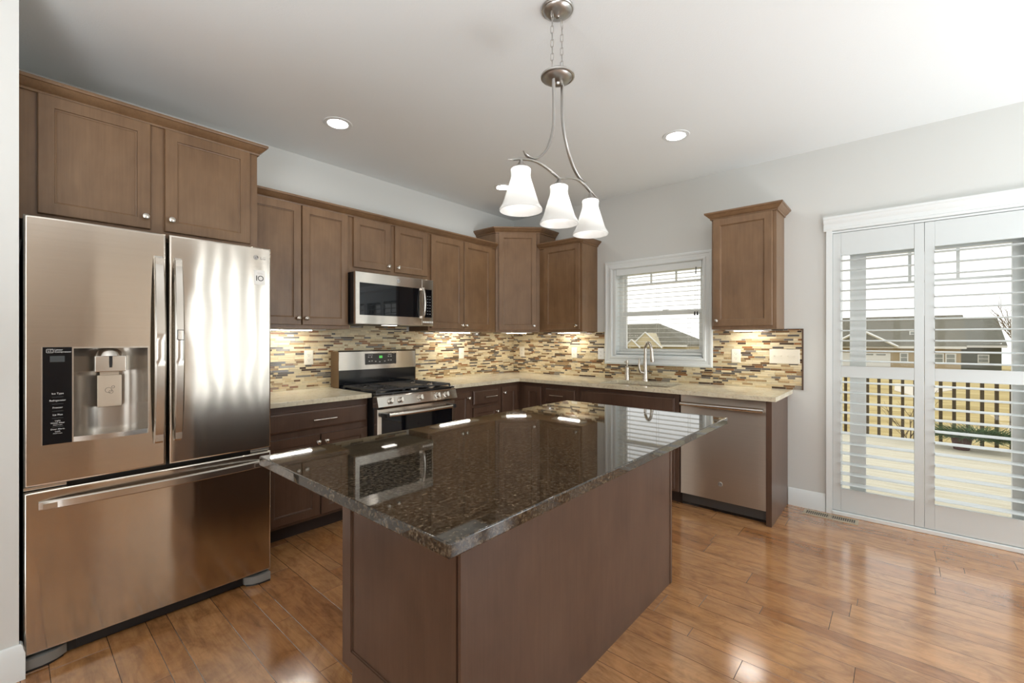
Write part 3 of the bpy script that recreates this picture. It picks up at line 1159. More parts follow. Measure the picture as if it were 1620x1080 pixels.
# badge, sticker
bd = B()
bd.lathe([(0, .0012), (.0115, .0012), (.0115, 0)], (lx(-3.227), yF, 1.743), 24, '-y')
bd.text('LG', .020, (lx(-3.193), yF - .0004, 1.740))
bd.obj('badge', 'greyprint', dr, 'grey round logo and letters LG', smooth=0)
bd = B()
q = [(lx(-3.227) + .0085 * math.cos(a), yF - .0016, 1.743 + .0085 * math.sin(a)) for a in [math.radians(60 + 300 * i / 16) for i in range(17)]]
bd.tube(q, .0011, 5)
bd.box(lx(-3.2275), lx(-3.2255), yF - .002, yF - .001, 1.739, 1.748).box(lx(-3.2275), lx(-3.222), yF - .002, yF - .001, 1.739, 1.7405)
bd.lathe([(0, .002), (.0016, .002), (.0016, 0)], (lx(-3.2305), yF, 1.746), 10, '-y')
bd.obj('badge_mark', 'sticker', dr, 'pale lines on the round badge', smooth=0)
B().box(lx(-3.236), lx(-3.185), yF - .0008, yF + .001, 1.600, 1.677).obj('sticker', 'sticker', dr, 'white sticker reading 10', smooth=0)
L = B()
L.box(lx(-3.2265), lx(-3.2225), yF - .0016, yF - .0006, 1.620, 1.647)
L.tube([(lx(-3.2045) + .0125 * math.cos(2 * PI * i / 28), yF - .0012, 1.6335 + .0125 * math.sin(2 * PI * i / 28)) for i in range(28)], .0019, 6, close=True)
L.obj('sticker_number', 'inktext', dr, 'black number 10', smooth=30)
L = B().box(lx(-3.222), lx(-3.198), yF - .0012, yF - .0006, 1.661, 1.6625).box(lx(-3.218), lx(-3.194), yF - .0012, yF - .0006, 1.656, 1.6575)
L.obj('sticker_lines', plain('sticker_grey', (.55, .53, .5), .5), dr, 'faint grey lines on the sticker', smooth=0)
# hinge covers, toe grille, feet
B().box(-.452, -.33, yB - .052, yB, .706, .719, .002).obj('hinge', 'steelplain', t, 'middle hinge plate')
B().box(.36, .452, yB - .052, yB, .706, .719, .002).obj('hinge', 'steelplain', t, 'middle hinge plate')
B().box(-.445, .445, yF + .045, yF + .09, .006, .075).box(-.30, .30, yF + .030, yF + .05, .022, .060).obj('toe_grille', 'black', t, 'black toe grille')
for s in (-1, 1):
    f = B()
    f.prism([(s * .448, yF + .02), (s * .448, yF - .006), (s * .40, yF - .008), (s * .36, yF + .004), (s * .33, yF + .03), (s * .33, yF + .05), (s * .448, yF + .05)], .012, .050)
    f.obj('foot', plain('foot_grey_plastic', (.22, .215, .20), .4), t, 'grey plastic leveling foot cover', smooth=30)
    B().prism([(s * .447, yF + .02), (s * .447, yF - .002), (s * .38, yF + .004), (s * .34, yF + .03), (s * .34, yF + .05), (s * .447, yF + .05)], 0, .012).obj('foot_base', 'black', t, 'black foot base')


# ---------------------------------------------------------------- range
t = thing('gas_range', 'stainless steel gas range with black grates and five knobs', 'stove', (-1.9515, -.35, 0), 0)
yw = lambda y: y + .35
B().box(-.3775, .3775, yw(-.66), yw(-.035), .03, .900, .002).obj('body', 'black', t, 'black case')
ck = B().box(-.3785, .3785, yw(-.700), yw(-.10), .896, .913, .006)
ck.obj('cooktop', 'blackgloss', t, 'glossy black cooktop')
pn = B().prism([(yw(-.655), .885), (yw(-.700), .894), (yw(-.712), .886), (yw(-.734), .815), (yw(-.725), .808), (yw(-.655), .808)], -.3785, .3785, 'x')
pn.obj('control_panel', 'steel2', t, 'sloped stainless knob panel', smooth=30)
for xk in (-2.22, -2.132, -1.951, -1.779, -1.688):
    kb = B().lathe([(.024, 0), (.024, .004), (.0195, .006), (.0185, .026), (.016, .030), (0, .0305)], (0, 0, 0), 22, '-y')
    kb.box(-.0042, .0042, -.040, -.004, -.0195, .0195, .002)
    kb.xf(Matrix.Translation((xk + 1.9515, yw(-.722), .850)) @ Matrix.Rotation(-.30, 4, 'X'))
    kb.obj('knob', 'steelplain', t, 'round stainless burner knob')
dd = B().rings([(-.372, .372, .185, .797, yw(-.662)), (-.372, .372, .185, .797, yw(-.708)), (-.368, .368, .189, .793, yw(-.712)), (-.340, .340, .24, .745, yw(-.712)), (-.340, .340, .24, .745, yw(-.706))]).weighted().obj('oven_door', 'steel2', t, smooth=30)
B().box(-.3395, .3395, yw(-.709), yw(-.700), .2405, .7945).obj('oven_glass', 'blackglass', dd, 'black oven window glass')
h = B()
pts = [(-.318 + .636 * i / 16, yw(-.755) - .012 * math.sin(PI * i / 16), .752) for i in range(17)]
h.tube(pts, .0145, 14, .8)
h.obj('handle', 'steelplain', dd, 'tubular stainless handle')
for s in (-1, 1):
    h = B().box(s * .322 - .016, s * .322 + .016, yw(-.770), yw(-.711), .737, .767, .004)
    h.obj('handle_mount', 'black', dd, 'black handle end mount')
B().panel(-.372, .372, .045, .178, yw(-.662), [(0, 0), (0, .046), (.004, .05)]).obj('warming_drawer', 'steel2', t, smooth=30)
B().box(-.36, .36, yw(-.63), yw(-.60), 0, .04).obj('toe_kick', 'black', t, 'black toe kick')
bg_ = B().prism([(yw(-.105), 1.052), (yw(-.152), 1.055), (yw(-.148), 1.205), (yw(-.138), 1.216), (yw(-.055), 1.216), (yw(-.040), 1.052)], -.3785, .3785, 'x')
bgo = bg_.obj('backguard', 'steel2', t, 'stainless backguard', smooth=30)
B().box(-.372, .372, yw(-.145), yw(-.04), .905, 1.053).obj('backguard_base', 'blackgloss', t, 'glossy black strip behind the burners')
M['bronze'] = plain('bronze_side', (.20, .13, .07), .4, .5)
for s in (-1, 1):
    B().box(s * .376, s * .3787, yw(-.150), yw(-.02), .913, 1.21).obj('backguard_side', 'bronze', t, 'bronze coloured backguard side')
dp = B().box(-2.095 + 1.9515, -1.786 + 1.9515, yw(-.1535), yw(-.140), 1.093, 1.188, .002).obj('display', 'dispgrey', bgo, 'dark clock and control display')
L = B().text('88', .032, (-1.945 + 1.9515, yw(-.1542), 1.156))
L.obj('clock_digits', 'green', bgo, 'green lit digits', smooth=0)
M['paleprint'] = plain('pale_print', (.42, .40, .37), .5)
for i, (px, pz) in enumerate(((-2.062, 1.158), (-2.035, 1.158), (-2.055, 1.122), (-2.030, 1.124), (-1.995, 1.119), (-1.955, 1.115), (-1.905, 1.119), (-1.868, 1.160), (-1.842, 1.160), (-1.868, 1.126), (-1.842, 1.126))):
    B().box(px + 1.9515 - .007, px + 1.9515 + .007, yw(-.1545), yw(-.153), pz - .004, pz + .004).obj('button_mark', 'paleprint', bgo, 'pale button mark', smooth=0)
B().box(-2.068 + 1.9515, -2.022 + 1.9515, yw(-.1545), yw(-.153), 1.173, 1.177).obj('printed_line', 'paleprint', bgo, 'pale printed line', smooth=0)
B().box(-1.872 + 1.9515, -1.836 + 1.9515, yw(-.1545), yw(-.153), 1.175, 1.179).obj('printed_line', 'paleprint', bgo, 'pale printed line', smooth=0)


def grate(x0, x1, full):
    g = B()
    y0, y1 = yw(-.665), yw(-.185)
    zt = .936
    r_ = .006
    for x in (x0, x1):
        g.box(x - r_, x + r_, y0, y1, zt - .014, zt, .002)
    for y in (y0, (y0 + y1) / 2, y1):
        g.box(x0, x1, y - r_, y + r_, zt - .014, zt, .002)
    if full:
        for yc in (y0 + .12, y1 - .12):
            xc = (x0 + x1) / 2
            for a in range(8):
                an = PI / 4 * a
                rx, ry = (x1 - x0) / 2, .115
                p1 = (xc + rx * math.cos(an) * .98, yc + ry * math.sin(an) * .98)
                p0 = (xc + .035 * math.cos(an), yc + .035 * math.sin(an))
                g.tube([(p0[0], p0[1], zt - .004), (p1[0], p1[1], zt - .006)], .005, 6)
        for i in range(9):
            yy = y0 + (y1 - y0) * (i + .5) / 9
            g.box(x0, x0 + .05, yy - .004, yy + .004, zt - .012, zt - .001)
            g.box(x1 - .05, x1, yy - .004, yy + .004, zt - .012, zt - .001)
    for x in (x0, x1):
        for y in (y0, y1):
            g.box(x - r_, x + r_, y - r_, y + r_, .912, zt - .01)
    return g


lg = [-.352, -.120, -.112, .112, .120, .352]
grate(lg[0], lg[1], True).obj('grate', 'iron', t, 'cast iron burner grate')
grate(lg[4], lg[5], True).obj('grate', 'iron', t, 'cast iron burner grate')
grate(lg[2], lg[3], False).obj('grate', 'iron', t, 'central cast iron frame')
B().box(lg[2] + .008, lg[3] - .008, yw(-.62), yw(-.22), .926, .939, .003).obj('griddle', 'griddle', t, 'flat griddle plate')
for x, y in ((-.236, -.545), (-.236, -.305), (.236, -.545), (.236, -.305), (0, -.63)):
    B().lathe([(.042, .913), (.042, .918), (.030, .920), (.030, .926), (.020, .928), (0, .928)], (x, yw(y), 0), 18).obj('burner', 'brass', t, 'round burner cap')

# ---------------------------------------------------------------- microwave
t = thing('microwave', 'stainless over-the-range microwave mounted above the stove', 'microwave', (-1.9515, -.2, 1.4285))
yw = lambda y: y + .2
lx = lambda x: x + 1.9515
zz = lambda z: z - 1.4285
B().box(-.376, .376, yw(-.385), yw(-.012), .012, .409, .003).obj('body', 'black', t, 'black case')
B().box(-.376, .376, yw(-.40), yw(-.03), .0, .012).obj('underside_vent', 'grey', t, 'dark underside panel')
fd = B().rings([(-.378, lx(-1.700), 0, .4085, yw(-.385)), (-.378, lx(-1.700), 0, .4085, yw(-.411)), (-.375, lx(-1.702), .003, .4055, yw(-.4137)),
                (lx(-2.296), lx(-1.727), zz(1.500), zz(1.754), yw(-.4137)), (lx(-2.296), lx(-1.727), zz(1.500), zz(1.754), yw(-.408))]).weighted().obj('door', 'steel2', t, smooth=25)
B().box(lx(-2.2955), lx(-1.7275), yw(-.4125), yw(-.4065), zz(1.5005), zz(1.7535)).obj('window', 'blackglass', fd, 'black glass window')
h = B()
n = 14
h.tube([(lx(-1.700), yw(-.428) - .030 * math.sin(PI * i / n) ** .6, zz(1.497) + .258 * i / n) for i in range(n + 1)], .0105, 12, 1.0)
h.box(lx(-1.709), lx(-1.691), yw(-.435), yw(-.412), zz(1.497), zz(1.512)).box(lx(-1.709), lx(-1.691), yw(-.435), yw(-.412), zz(1.740), zz(1.755))
h.obj('handle', 'steelplain', fd, 'curved stainless handle')
cpn = B().rings([(lx(-1.6985), .378, 0, .4085, yw(-.385)), (lx(-1.6985), .378, 0, .4085, yw(-.411)), (lx(-1.6965), .375, .003, .4055, yw(-.4137))]).weighted().obj('control_panel', 'steel2', t, smooth=25)
B().box(lx(-1.682), lx(-1.592), yw(-.4147), yw(-.411), zz(1.503), zz(1.751), .001).obj('keypad', 'blackglass', cpn, 'black keypad')
L = B()
for r_ in range(7):
    for c_ in range(3):
        px, pz = -1.664 + c_ * .026, 1.690 - r_ * .026
        L.box(lx(px) - .006, lx(px) + .006, yw(-.4155), yw(-.414), zz(pz) - .003, zz(pz) + .003)
L.obj('key_marks', plain('key_print', (.22, .22, .22), .5), cpn, 'rows of small grey key marks', smooth=0)
for c_ in range(6):
    px = -1.690 + c_ * .0195
    B().box(lx(px), lx(px) + .014, yw(-.4165), yw(-.412), zz(1.454), zz(1.469), .001).obj('button', 'sticker', cpn, 'small pale button', smooth=0)


def badge_ring(x, z, y, r_, parent):
    B().lathe([(0, .0022), (r_ * .9, .0022), (r_, .001), (r_, 0)], (x, y, z), 24, '-y').obj('badge', plain('badge_pale', (.62, .62, .62), .3, .6), parent, 'round pale metal badge')
    b_ = B().text('GE', r_ * 1.15, (x, y - .0025, z))
    b_.tube([(x + r_ * .74 * math.cos(2 * PI * i / 24), y - .0023, z + r_ * .74 * math.sin(2 * PI * i / 24)) for i in range(24)], r_ * .05, 5, close=True)
    b_.obj('badge_letters', 'inktext', parent, 'dark script letters in a ring', smooth=0)


badge_ring(lx(-1.943), zz(1.797), yw(-.4137), .017, fd)
B().box(-.06, .06, yw(-.32), yw(-.27), -.002, 0.001).obj('cooktop_lamp', 'hoodlens', t, 'glowing lamp lens underneath')

# ---------------------------------------------------------------- dishwasher
t = thing('dishwasher', 'stainless steel dishwasher with bar handle at the end of the window wall cabinets', 'dishwasher', (0, -2.559, 0), W90)
B().box(-.299, .299, -.54, -.02, .02, .872).obj('body', 'grey', t, 'dark tub case')
d = B().rings([(-.3015, .3015, .092, .8735, -.541), (-.3015, .3015, .092, .8735, -.566), (-.2985, .2985, .095, .8705, -.573)]).weighted().obj('door', 'steel3', t, smooth=25)
h = B()
h.tube([(-.290, -.613, .806)] + [(-.285 + .57 * i / 12, -.613 - .006 * math.sin(PI * i / 12), .806) for i in range(13)] + [(.290, -.613, .806)], .0160, 16)
for s in (-1, 1):
    h.box(s * .272 - .012, s * .272 + .012, -.606, -.571, .796, .816, .003)
h.obj('handle', 'steelplain', d, 'round stainless bar handle')
badge_ring(-.005, .221, -.573, .017, d)
B().box(-.298, .298, -.535, -.515, .0, .09).obj('toe_kick', 'blackgloss', t, 'black toe kick')

# ---------------------------------------------------------------- island
ix0, ix1, iy0, iy1 = -3.266, -1.738, -1.992, -2.640
t = thing('island_cabinet', 'dark brown kitchen island base with plain back panel and framed end', 'island', (-2.5, -2.316, 0))
ox, oy = 2.5, 2.316
B().prism([(iy1 + oy + .004, 0), (iy0 + oy - .07, 0), (iy0 + oy - .07, .1), (iy0 + oy, .1), (iy0 + oy, .883), (iy1 + oy + .004, .883)], ix0 + ox + .016, ix1 + ox - .004, 'x').obj('body', 'cabshaded', t, smooth=0)
# framed end panel facing the refrigerator side
ep = B()
a0, a1 = iy1 + oy + .012, iy0 + oy - .0
XF = ix0 + ox
ep.prism([(a0, 0), (a1 - .07, 0), (a1 - .07, .1), (a1, .1), (a1, .883), (a0, .883)], XF + .004, XF + .016, 'x')
FW = .058
ep.box(XF - .003, XF + .004, a0, a1, .80, .883).box(XF - .003, XF + .004, a0, a0 + FW, .1, .80).box(XF - .003, XF + .004, a1 - FW, a1, .1, .80)
ep.box(XF - .003, XF + .004, a0 + FW, a1 - FW, .1, .162).box(XF - .003, XF + .004, a0, a1 - .07, 0, .1)
for (u0, u1, v0, v1) in ((a0 + FW, a1 - FW, .162, .168), (a0 + FW, a1 - FW, .794, .80), (a0 + FW, a0 + FW + .006, .162, .80), (a1 - FW - .006, a1 - FW, .162, .80)):
    ep.box(XF + .0005, XF + .004, u0, u1, v0, v1)
ep.obj('end_panel', 'cabshaded', t, 'recessed framed end panel', smooth=0)
bk = B()
y_ = iy1 + oy
bk.box(ix0 + ox + .016, ix1 + ox - .012, y_, y_ + .006, 0, .883)
bk.obj('back_panel', 'cabshaded', t, 'plain flat back panel', smooth=0)
B().box(ix0 + ox + .0, ix0 + ox + .030, y_ - .004, y_ + .008, 0, .883, .002).obj('corner_strip', 'cabshaded', t, 'corner trim strip')
B().box(ix1 + ox - .022, ix1 + ox, y_ - .004, y_ + .008, 0, .883, .002).obj('corner_strip', 'cabshaded', t, 'corner trim strip')
# doors on the range side
D3 = [(-1.0, -.26), (-.24, .24), (.26, .76)]
xs = [(-.74, -.245), (-.24, .255), (.26, .745)]
for a, b in xs:
    dd = B().panel(-b, -a, .72, .84, 0, DRAWER).obj('drawer', 'cabshaded', t, smooth=20, loc=(0, iy0 + oy, 0), rz=PI)
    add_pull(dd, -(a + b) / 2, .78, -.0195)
    dd = B().panel(-b, -a, .121, .70, 0, DOOR).obj('door', 'cabshaded', t, smooth=20, loc=(0, iy0 + oy, 0), rz=PI)
    add_knob(dd, -a - .03, .65, -.0195)
it = B().box(-3.541, -1.712, -2.916, -1.946, .8835, .9145, .0035, 3).obj('island_countertop', 'granite')
tag(it, 'polished black speckled granite slab on the kitchen island', 'countertop')

# ---------------------------------------------------------------- sink window
def wbox(b, x0, x1, ya, yb, z0, z1, bev=0):
    return b.box(x0, x1, min(ya, yb), max(ya, yb), z0, z1, bev)


cas = B()
prof = [(0, 0), (0, -.014), (.012, -.020), (.030, -.020), (.036, -.016), (.070, -.014), (.078, -.019), (.096, -.019), (.104, -.012), (.104, 0)]
oy0, oy1, oz0, oz1 = -1.266, -2.333, 1.058, 2.104


def ringrect(b, prof, y0, y1, z0, z1):
    R = []
    for i, x in prof:
        R.append([b.bm.verts.new(p) for p in ((x, y0 - i, z0 + i), (x, y1 + i, z0 + i), (x, y1 + i, z1 - i), (x, y0 - i, z1 - i))])
    for r0, r1 in zip(R, R[1:]):
        for i in range(4):
            j = (i + 1) % 4
            b.bm.faces.new((r0[i], r0[j], r1[j], r1[i]))


ringrect(cas, [(i * .084 / .104, x) for i, x in prof], oy0, oy1, oz0, oz1)
casing = cas.obj('window_1', 'trim', smooth=25)
struct(casing, 'white cased double-hung window over the sink', 'window')
jm = B()
wbox(jm, 0, .11, WY0, WY0 + .0 - .012, WZ0, WZ1)
wbox(jm, 0, .11, WY1 + .012, WY1, WZ0, WZ1)
wbox(jm, 0, .11, WY0, WY1, WZ0, WZ0 + .012)
wbox(jm, 0, .11, WY0, WY1, WZ1 - .012, WZ1)
jm.obj('jamb', 'trim', casing)
sf = B()
fr0, fr1 = WY0 - .012, WY1 + .012
zb, zt = WZ0 + .012, WZ1 - .012
wbox(sf, .085, .15, fr0, fr0 - .035, zb, zt)
wbox(sf, .085, .15, fr1 + .028, fr1, zb, zt)
wbox(sf, .085, .15, fr0 - .035, fr1 + .028, zb, zb + .028)
wbox(sf, .085, .15, fr0 - .035, fr1 + .028, zt - .028, zt)
sf.obj('frame', 'vinyl', casing)
s1 = B()
wbox(s1, .095, .12, fr0 - .035, fr0 - .07, zb + .028, 1.586)
wbox(s1, .095, .12, fr1 + .056, fr1 + .028, zb + .028, 1.586)
wbox(s1, .095, .12, fr0 - .07, fr1 + .056, zb + .028, zb + .062)
wbox(s1, .093, .12, fr0 - .07, fr1 + .056, 1.548, 1.586)
wbox(s1, .085, .095, -1.84, -1.90, 1.580, 1.598)
s1.obj('lower_sash', 'vinyl', casing)
s2 = B()
wbox(s2, .122, .145, fr0 - .035, fr0 - .06, 1.55, zt - .028)
wbox(s2, .122, .145, fr1 + .053, fr1 + .028, 1.55, zt - .028)
wbox(s2, .122, .145, fr0 - .06, fr1 + .053, zt - .055, zt - .028)
wbox(s2, .125, .140, fr0 - .06, fr1 + .053, 1.858, 1.872)
for y in (-1.707, -1.957):
    wbox(s2, .125, .140, y + .008, y - .008, 1.872, zt - .055)
s2.obj('upper_sash', 'vinyl', casing)
g_ = B()
wbox(g_, .106, .109, fr0 - .06, fr1 + .05, zb + .05, 1.56)
wbox(g_, .131, .134, fr0 - .05, fr1 + .045, 1.56, zt - .04)
g_.obj('pane', 'glass', casing, 'clear window glass')

bl = thing('window_blind', 'white two-inch horizontal blind with open slats in the sink window', 'blind', (.035, -1.812, 2.018), W90)
hw = .418
B().box(-hw - .004, hw + .004, -.038, .025, -.062, 0, .003).obj('headrail', 'trim', bl)
sl = B()
z = -.092
while z > -.815:
    sl.prism([(-.025, z - .001), (-.012, z + .0015), (.012, z + .0015), (.025, z - .001), (.012, z - .0012), (-.012, z - .0012)], -hw, hw, 'x')
    z -= .0425
sl.obj('slats', 'slat', bl, 'white horizontal slats', smooth=0)
B().box(-hw, hw, -.025, .025, -.852, -.834, .003).obj('bottom_rail', 'trim', bl)
cd = B()
for x in (-.30, 0.0, .30):
    for y in (-.0265, .0265):
        cd.tube([(x, y, -.06), (x, y, -.84)], .0011, 5)
for x in (.366, .386):
    cd.tube([(x, -.042, -.05), (x, -.042, -.46)], .0013, 5)
cd.obj('cords', 'cord', bl, 'thin lift and ladder cords')
tt = B()
for x in (.364, .388):
    tt.lathe([(.003, 0), (.006, -.012), (.008, -.034), (.006, -.036), (0, -.036)], (x, -.042, -.455), 10)
tt.obj('tassels', 'black', bl, 'pair of small black cord tassels')
B().tube([(.376, -.045, -.055), (.376, -.047, -.12)], .004, 8).obj('wand', 'black', bl, 'short black tilt control')

# ---------------------------------------------------------------- sliding door
dr_ = B()
dr_.box(.03, .155, DY1 + .001, DY1 + .05, .0, DZ1 - .001)
dr_.box(.03, .155, DY0 - .05, DY0 - .001, .0, DZ1 - .001)
dr_.box(.03, .155, DY1 + .05, DY0 - .05, DZ1 - .06, DZ1 - .001).box(.03, .155, DY1 + .05, DY0 - .05, 0, .035)
door = dr_.obj('door_1', 'vinyl', smooth=0)
struct(door, 'white sliding glass patio door behind the louvered shutters', 'door')


def sash(x0, x1, ya, yb):
    s_ = B()
    z0, z1 = .036, DZ1 - .062
    s_.box(x0, x1, ya - .095, ya, z0, z1).box(x0, x1, yb, yb + .095, z0, z1)
    s_.box(x0, x1, yb + .095, ya - .095, z0, z0 + .12).box(x0, x1, yb + .095, ya - .095, 1.925, z1)
    gy0, gy1 = ya - .095, yb + .095
    s_.box(x0 + .014, x1 - .014, gy1, gy0, 1.707, 1.723)
    for q in (1, 2):
        y = gy0 + (gy1 - gy0) * q / 3
        s_.box(x0 + .014, x1 - .014, y - .009, y + .009, 1.723, 1.925)
    o_ = s_.obj('sash', 'vinyl', door, smooth=0)
    B().box((x0 + x1) / 2 - .002, (x0 + x1) / 2 + .002, gy1 - .005, gy0 + .005, z0 + .11, 1.93).obj('pane', 'glass', o_, 'clear door glass')


sash(.100, .138, -3.285, -4.200)
sash(.055, .093, -4.195, -5.160)
# casing with crown header
tr1 = B()
tr1.box(-.020, 0, -3.187, -3.150, 0, 2.125).box(-.020, 0, DY1 - .037, DY1, 0, 2.125)
hd = B()
hd.prism([(-.0005, 2.122), (-.022, 2.122), (-.026, 2.130), (-.026, 2.138), (-.022, 2.142), (-.022, 2.172), (-.028, 2.178), (-.034, 2.190), (-.036, 2.204), (-.044, 2.212), (-.044, 2.226), (-.0005, 2.226)], -5.275, -3.134, 'y')
struct(tr1.obj('trim_1', 'trim', smooth=0))
struct(hd.obj('trim_2', 'trim', smooth=20))
fr_ = B()
fr_.box(-.018, .03, -3.187, -3.1885, .0, DZ1).box(-.024, .03, DY1, DY0, .0, .030, .004).box(-.010, .03, DY1, DY0, 2.104, DZ1)
struct(fr_.obj('trim_3', 'trim', smooth=20))

SHW = .5035
labels = ['white louvered shutter panel nearest the kitchen cabinets, left in the patio doorway', 'white louvered shutter panel second from the kitchen, right of the doorway split',
          'white louvered shutter panel third from the kitchen', 'white louvered shutter panel farthest from the kitchen']
ls = B()
yl0, yl1 = -3.1895, 0
for i in range(4):
    ya = -3.1895 - i * (SHW + .0015)
    yc = ya - SHW / 2
    t = thing('shutter_panel', labels[i], 'shutter', (0, yc, .034), W90, 'plantation shutters')
    f = B()
    h_ = SHW / 2
    top = 2.066
    sw = .050
    f.box(-h_, -h_ + sw, -.014, .014, 0, top, .003).box(h_ - sw, h_, -.014, .014, 0, top, .003)
    f.box(-h_ + sw, h_ - sw, -.013, .013, 1.897, top, .002).box(-h_ + sw, h_ - sw, -.013, .013, .995, 1.078, .002).box(-h_ + sw, h_ - sw, -.013, .013, 0, .168, .002)
    f.obj('frame', 'shutter', t, smooth=25)
    lv = B()
    for z0_, n_ in ((.168, 11), (1.078, 11)):
        pitch = (.995 - .168) / 11 if z0_ < .5 else (1.897 - 1.078) / 11
        for k_ in range(11):
            z = z0_ + pitch * (k_ + .5)
            poly = []
            for q in range(14):
                a = 2 * PI * q / 14
                u, v_ = .0435 * math.cos(a), .0055 * math.sin(a)
                ti = math.radians(2)
                poly.append((u * math.cos(ti) - v_ * math.sin(ti), z + u * math.sin(ti) + v_ * math.cos(ti)))
            lv.prism(poly, -h_ + sw + .001, h_ - sw - .001, 'x')
    lv.obj('louvers', 'shutter', t, 'open white horizontal louvers', smooth=40)

# ---------------------------------------------------------------- outlets, switches, register
def plate(label, loc, rz, kind, mat='ivory', gangs=1):
    t = thing('switch_plate' if kind == 'switch' else 'outlet', label, 'switch' if kind == 'switch' else 'outlet', loc, rz, 'wall plates')
    wd = .072 + .046 * (gangs - 1)
    B().panel(-wd / 2, wd / 2, -.058, .058, 0, [(0, 0), (0, .003), (.004, .0055)]).obj('cover_plate', mat, t, smooth=25)
    for g in range(gangs):
        x = (g - (gangs - 1) / 2) * .046
        if kind == 'switch':
            s_ = B().box(x - .005, x + .005, -.0065, -.005, -.012, .012)
            s_.box(x - .004, x + .004, -.018, -.005, -.002 + .002, .008, .001)
            s_.obj('toggle', mat, t)
        else:
            s_ = B()
            for z in (-.020, .020):
                s_.lathe([(.0165, .0052), (.0165, .0072), (0, .0072)], (x, 0, z), 18, '-y')
            s_.obj('socket', mat, t)
            s_ = B()
            for z in (-.020, .020):
                s_.box(x - .0075, x - .0055, -.0078, -.007, z - .001, z + .008).box(x + .0055, x + .0075, -.0078, -.007, z - .001, z + .006).box(x - .002, x + .002, -.0078, -.007, z - .010, z - .006)
            s_.obj('slots', 'slot', t, 'dark socket slots')
    return t


plate('ivory outlet on the mosaic between refrigerator and range', (-2.509, -.0092, 1.163), 0, 'outlet')
plate('ivory switch plate on the mosaic right of the range', (-.868, -.0092, 1.160), 0, 'switch')
plate('ivory outlet on the mosaic just right of the room corner', (-.0092, -.148, 1.163), W90, 'outlet')
plate('ivory outlet on the mosaic under the cabinet left of the window', (-.0092, -.893, 1.166), W90, 'outlet')
plate('white outlet touching the left casing of the sink window', (-.0092, -1.222, 1.160), W90, 'outlet', 'whiteplastic')
plate('ivory outlet on the mosaic right of the sink window', (-.0092, -2.521, 1.169), W90, 'outlet')
plate('wide ivory plate with four toggle switches near the backsplash end', (-.0092, -2.876, 1.172), W90, 'switch', gangs=4)

t = thing('floor_register', 'tan metal floor vent register beside the patio door', 'vent', (-.103, -3.182, 0))
f = B()
f.rings([(-.055, .055, -.166, .166, 0), (-.055, .055, -.166, .166, .003), (-.051, .051, -.162, .162, .0055), (-.036, .036, -.148, .148, .0055), (-.036, .036, -.148, .148, .002)], 'z', cap1=False)
for i in range(25):
    y = -.148 + .296 * i / 24
    if i != 12:
        f.box(-.036, .036, y - .0022, y + .0022, .002, .005)
f.box(-.036, .036, -.008, .008, .002, .0055)
f.obj('grille', 'register', t, smooth=0)
B().box(-.036, .036, -.148, .148, .0005, .0018).obj('duct', 'black', t, 'black opening below the grille', smooth=0)

# ---------------------------------------------------------------- recessed lights
def can(label, x, y):
    t = thing('recessed_light', label, 'light', (x, y, CEIL), 0, 'recessed ceiling lights')
    B().lathe([(.062, -.001), (.066, -.006), (.090, -.004), (.093, 0)], (0, 0, 0), 32, cap=False).obj('trim_ring', 'trim', t)
    B().lathe([(0, -.003), (.050, -.0028), (.0625, -.0012), (.0625, -.0004), (0, -.0004)], (0, 0, 0), 32).obj('lens', 'canlens', t, 'glowing lens')


can('recessed ceiling light above the range wall cabinets, left of the pendant', -2.629, -.716)
can('recessed ceiling light near the room corner, behind the pendant shade', -.972, -.715)
can('recessed ceiling light in front of the sink window, right of the pendant', -.947, -2.364)


# ---------------------------------------------------------------- pendant lamp
t = thing('pendant_light', 'brushed nickel island pendant with three glowing white bell shades', 'light', (-2.494, -2.43, CEIL))
PX, PZ = 2.494, CEIL
B().lathe([(.070, 0), (.071, -.006), (.068, -.010), (.064, -.011), (.060, -.018), (.040, -.028), (.014, -.034), (.008, -.040), (0, -.041)], (-.006, 0, 0), 36).obj('canopy', 'lampnickel', t)
B().lathe([(0, .032), (.012, .030), (.040, .022), (.066, .012), (.075, .004), (.074, -.002), (.068, -.005), (.064, -.004), (.055, -.014), (.030, -.022), (.010, -.024), (.006, -.032), (0, -.033)], (-.004, 0, 2.463 - PZ), 36).obj('disc', 'lampnickel', t)


def chain(x):
    c_ = B()
    z0, z1 = -.040, 2.489 - PZ
    # large loop at the top
    c_.tube([(x + .0155 * math.cos(2 * PI * i / 20), .006 * math.cos(2 * PI * i / 20), z0 - .012 + .019 * math.sin(2 * PI * i / 20)) for i in range(20)], .0016, 6, close=True)
    n_ = 7
    top = z0 - .028
    st = (top - z1) / n_
    for k_ in range(n_):
        zc = top - st * (k_ + .5)
        Lh = st * .5 + .0025
        tw = .0065
        an = (PI / 2 if k_ % 2 else 0) + .4
        pts = []
        for i in range(16):
            a = 2 * PI * i / 16
            u = tw * math.cos(a)
            v_ = (Lh - tw) * (1 if math.sin(a) > 1e-6 else -1 if math.sin(a) < -1e-6 else 0) + tw * math.sin(a)
            pts.append((x + u * math.cos(an), u * math.sin(an), zc + v_))
        c_.tube(pts, .0014, 6, close=True)
    c_.obj('chain', 'lampnickel', t, 'thin linked hanging chain')


chain(-.045)
chain(.028)


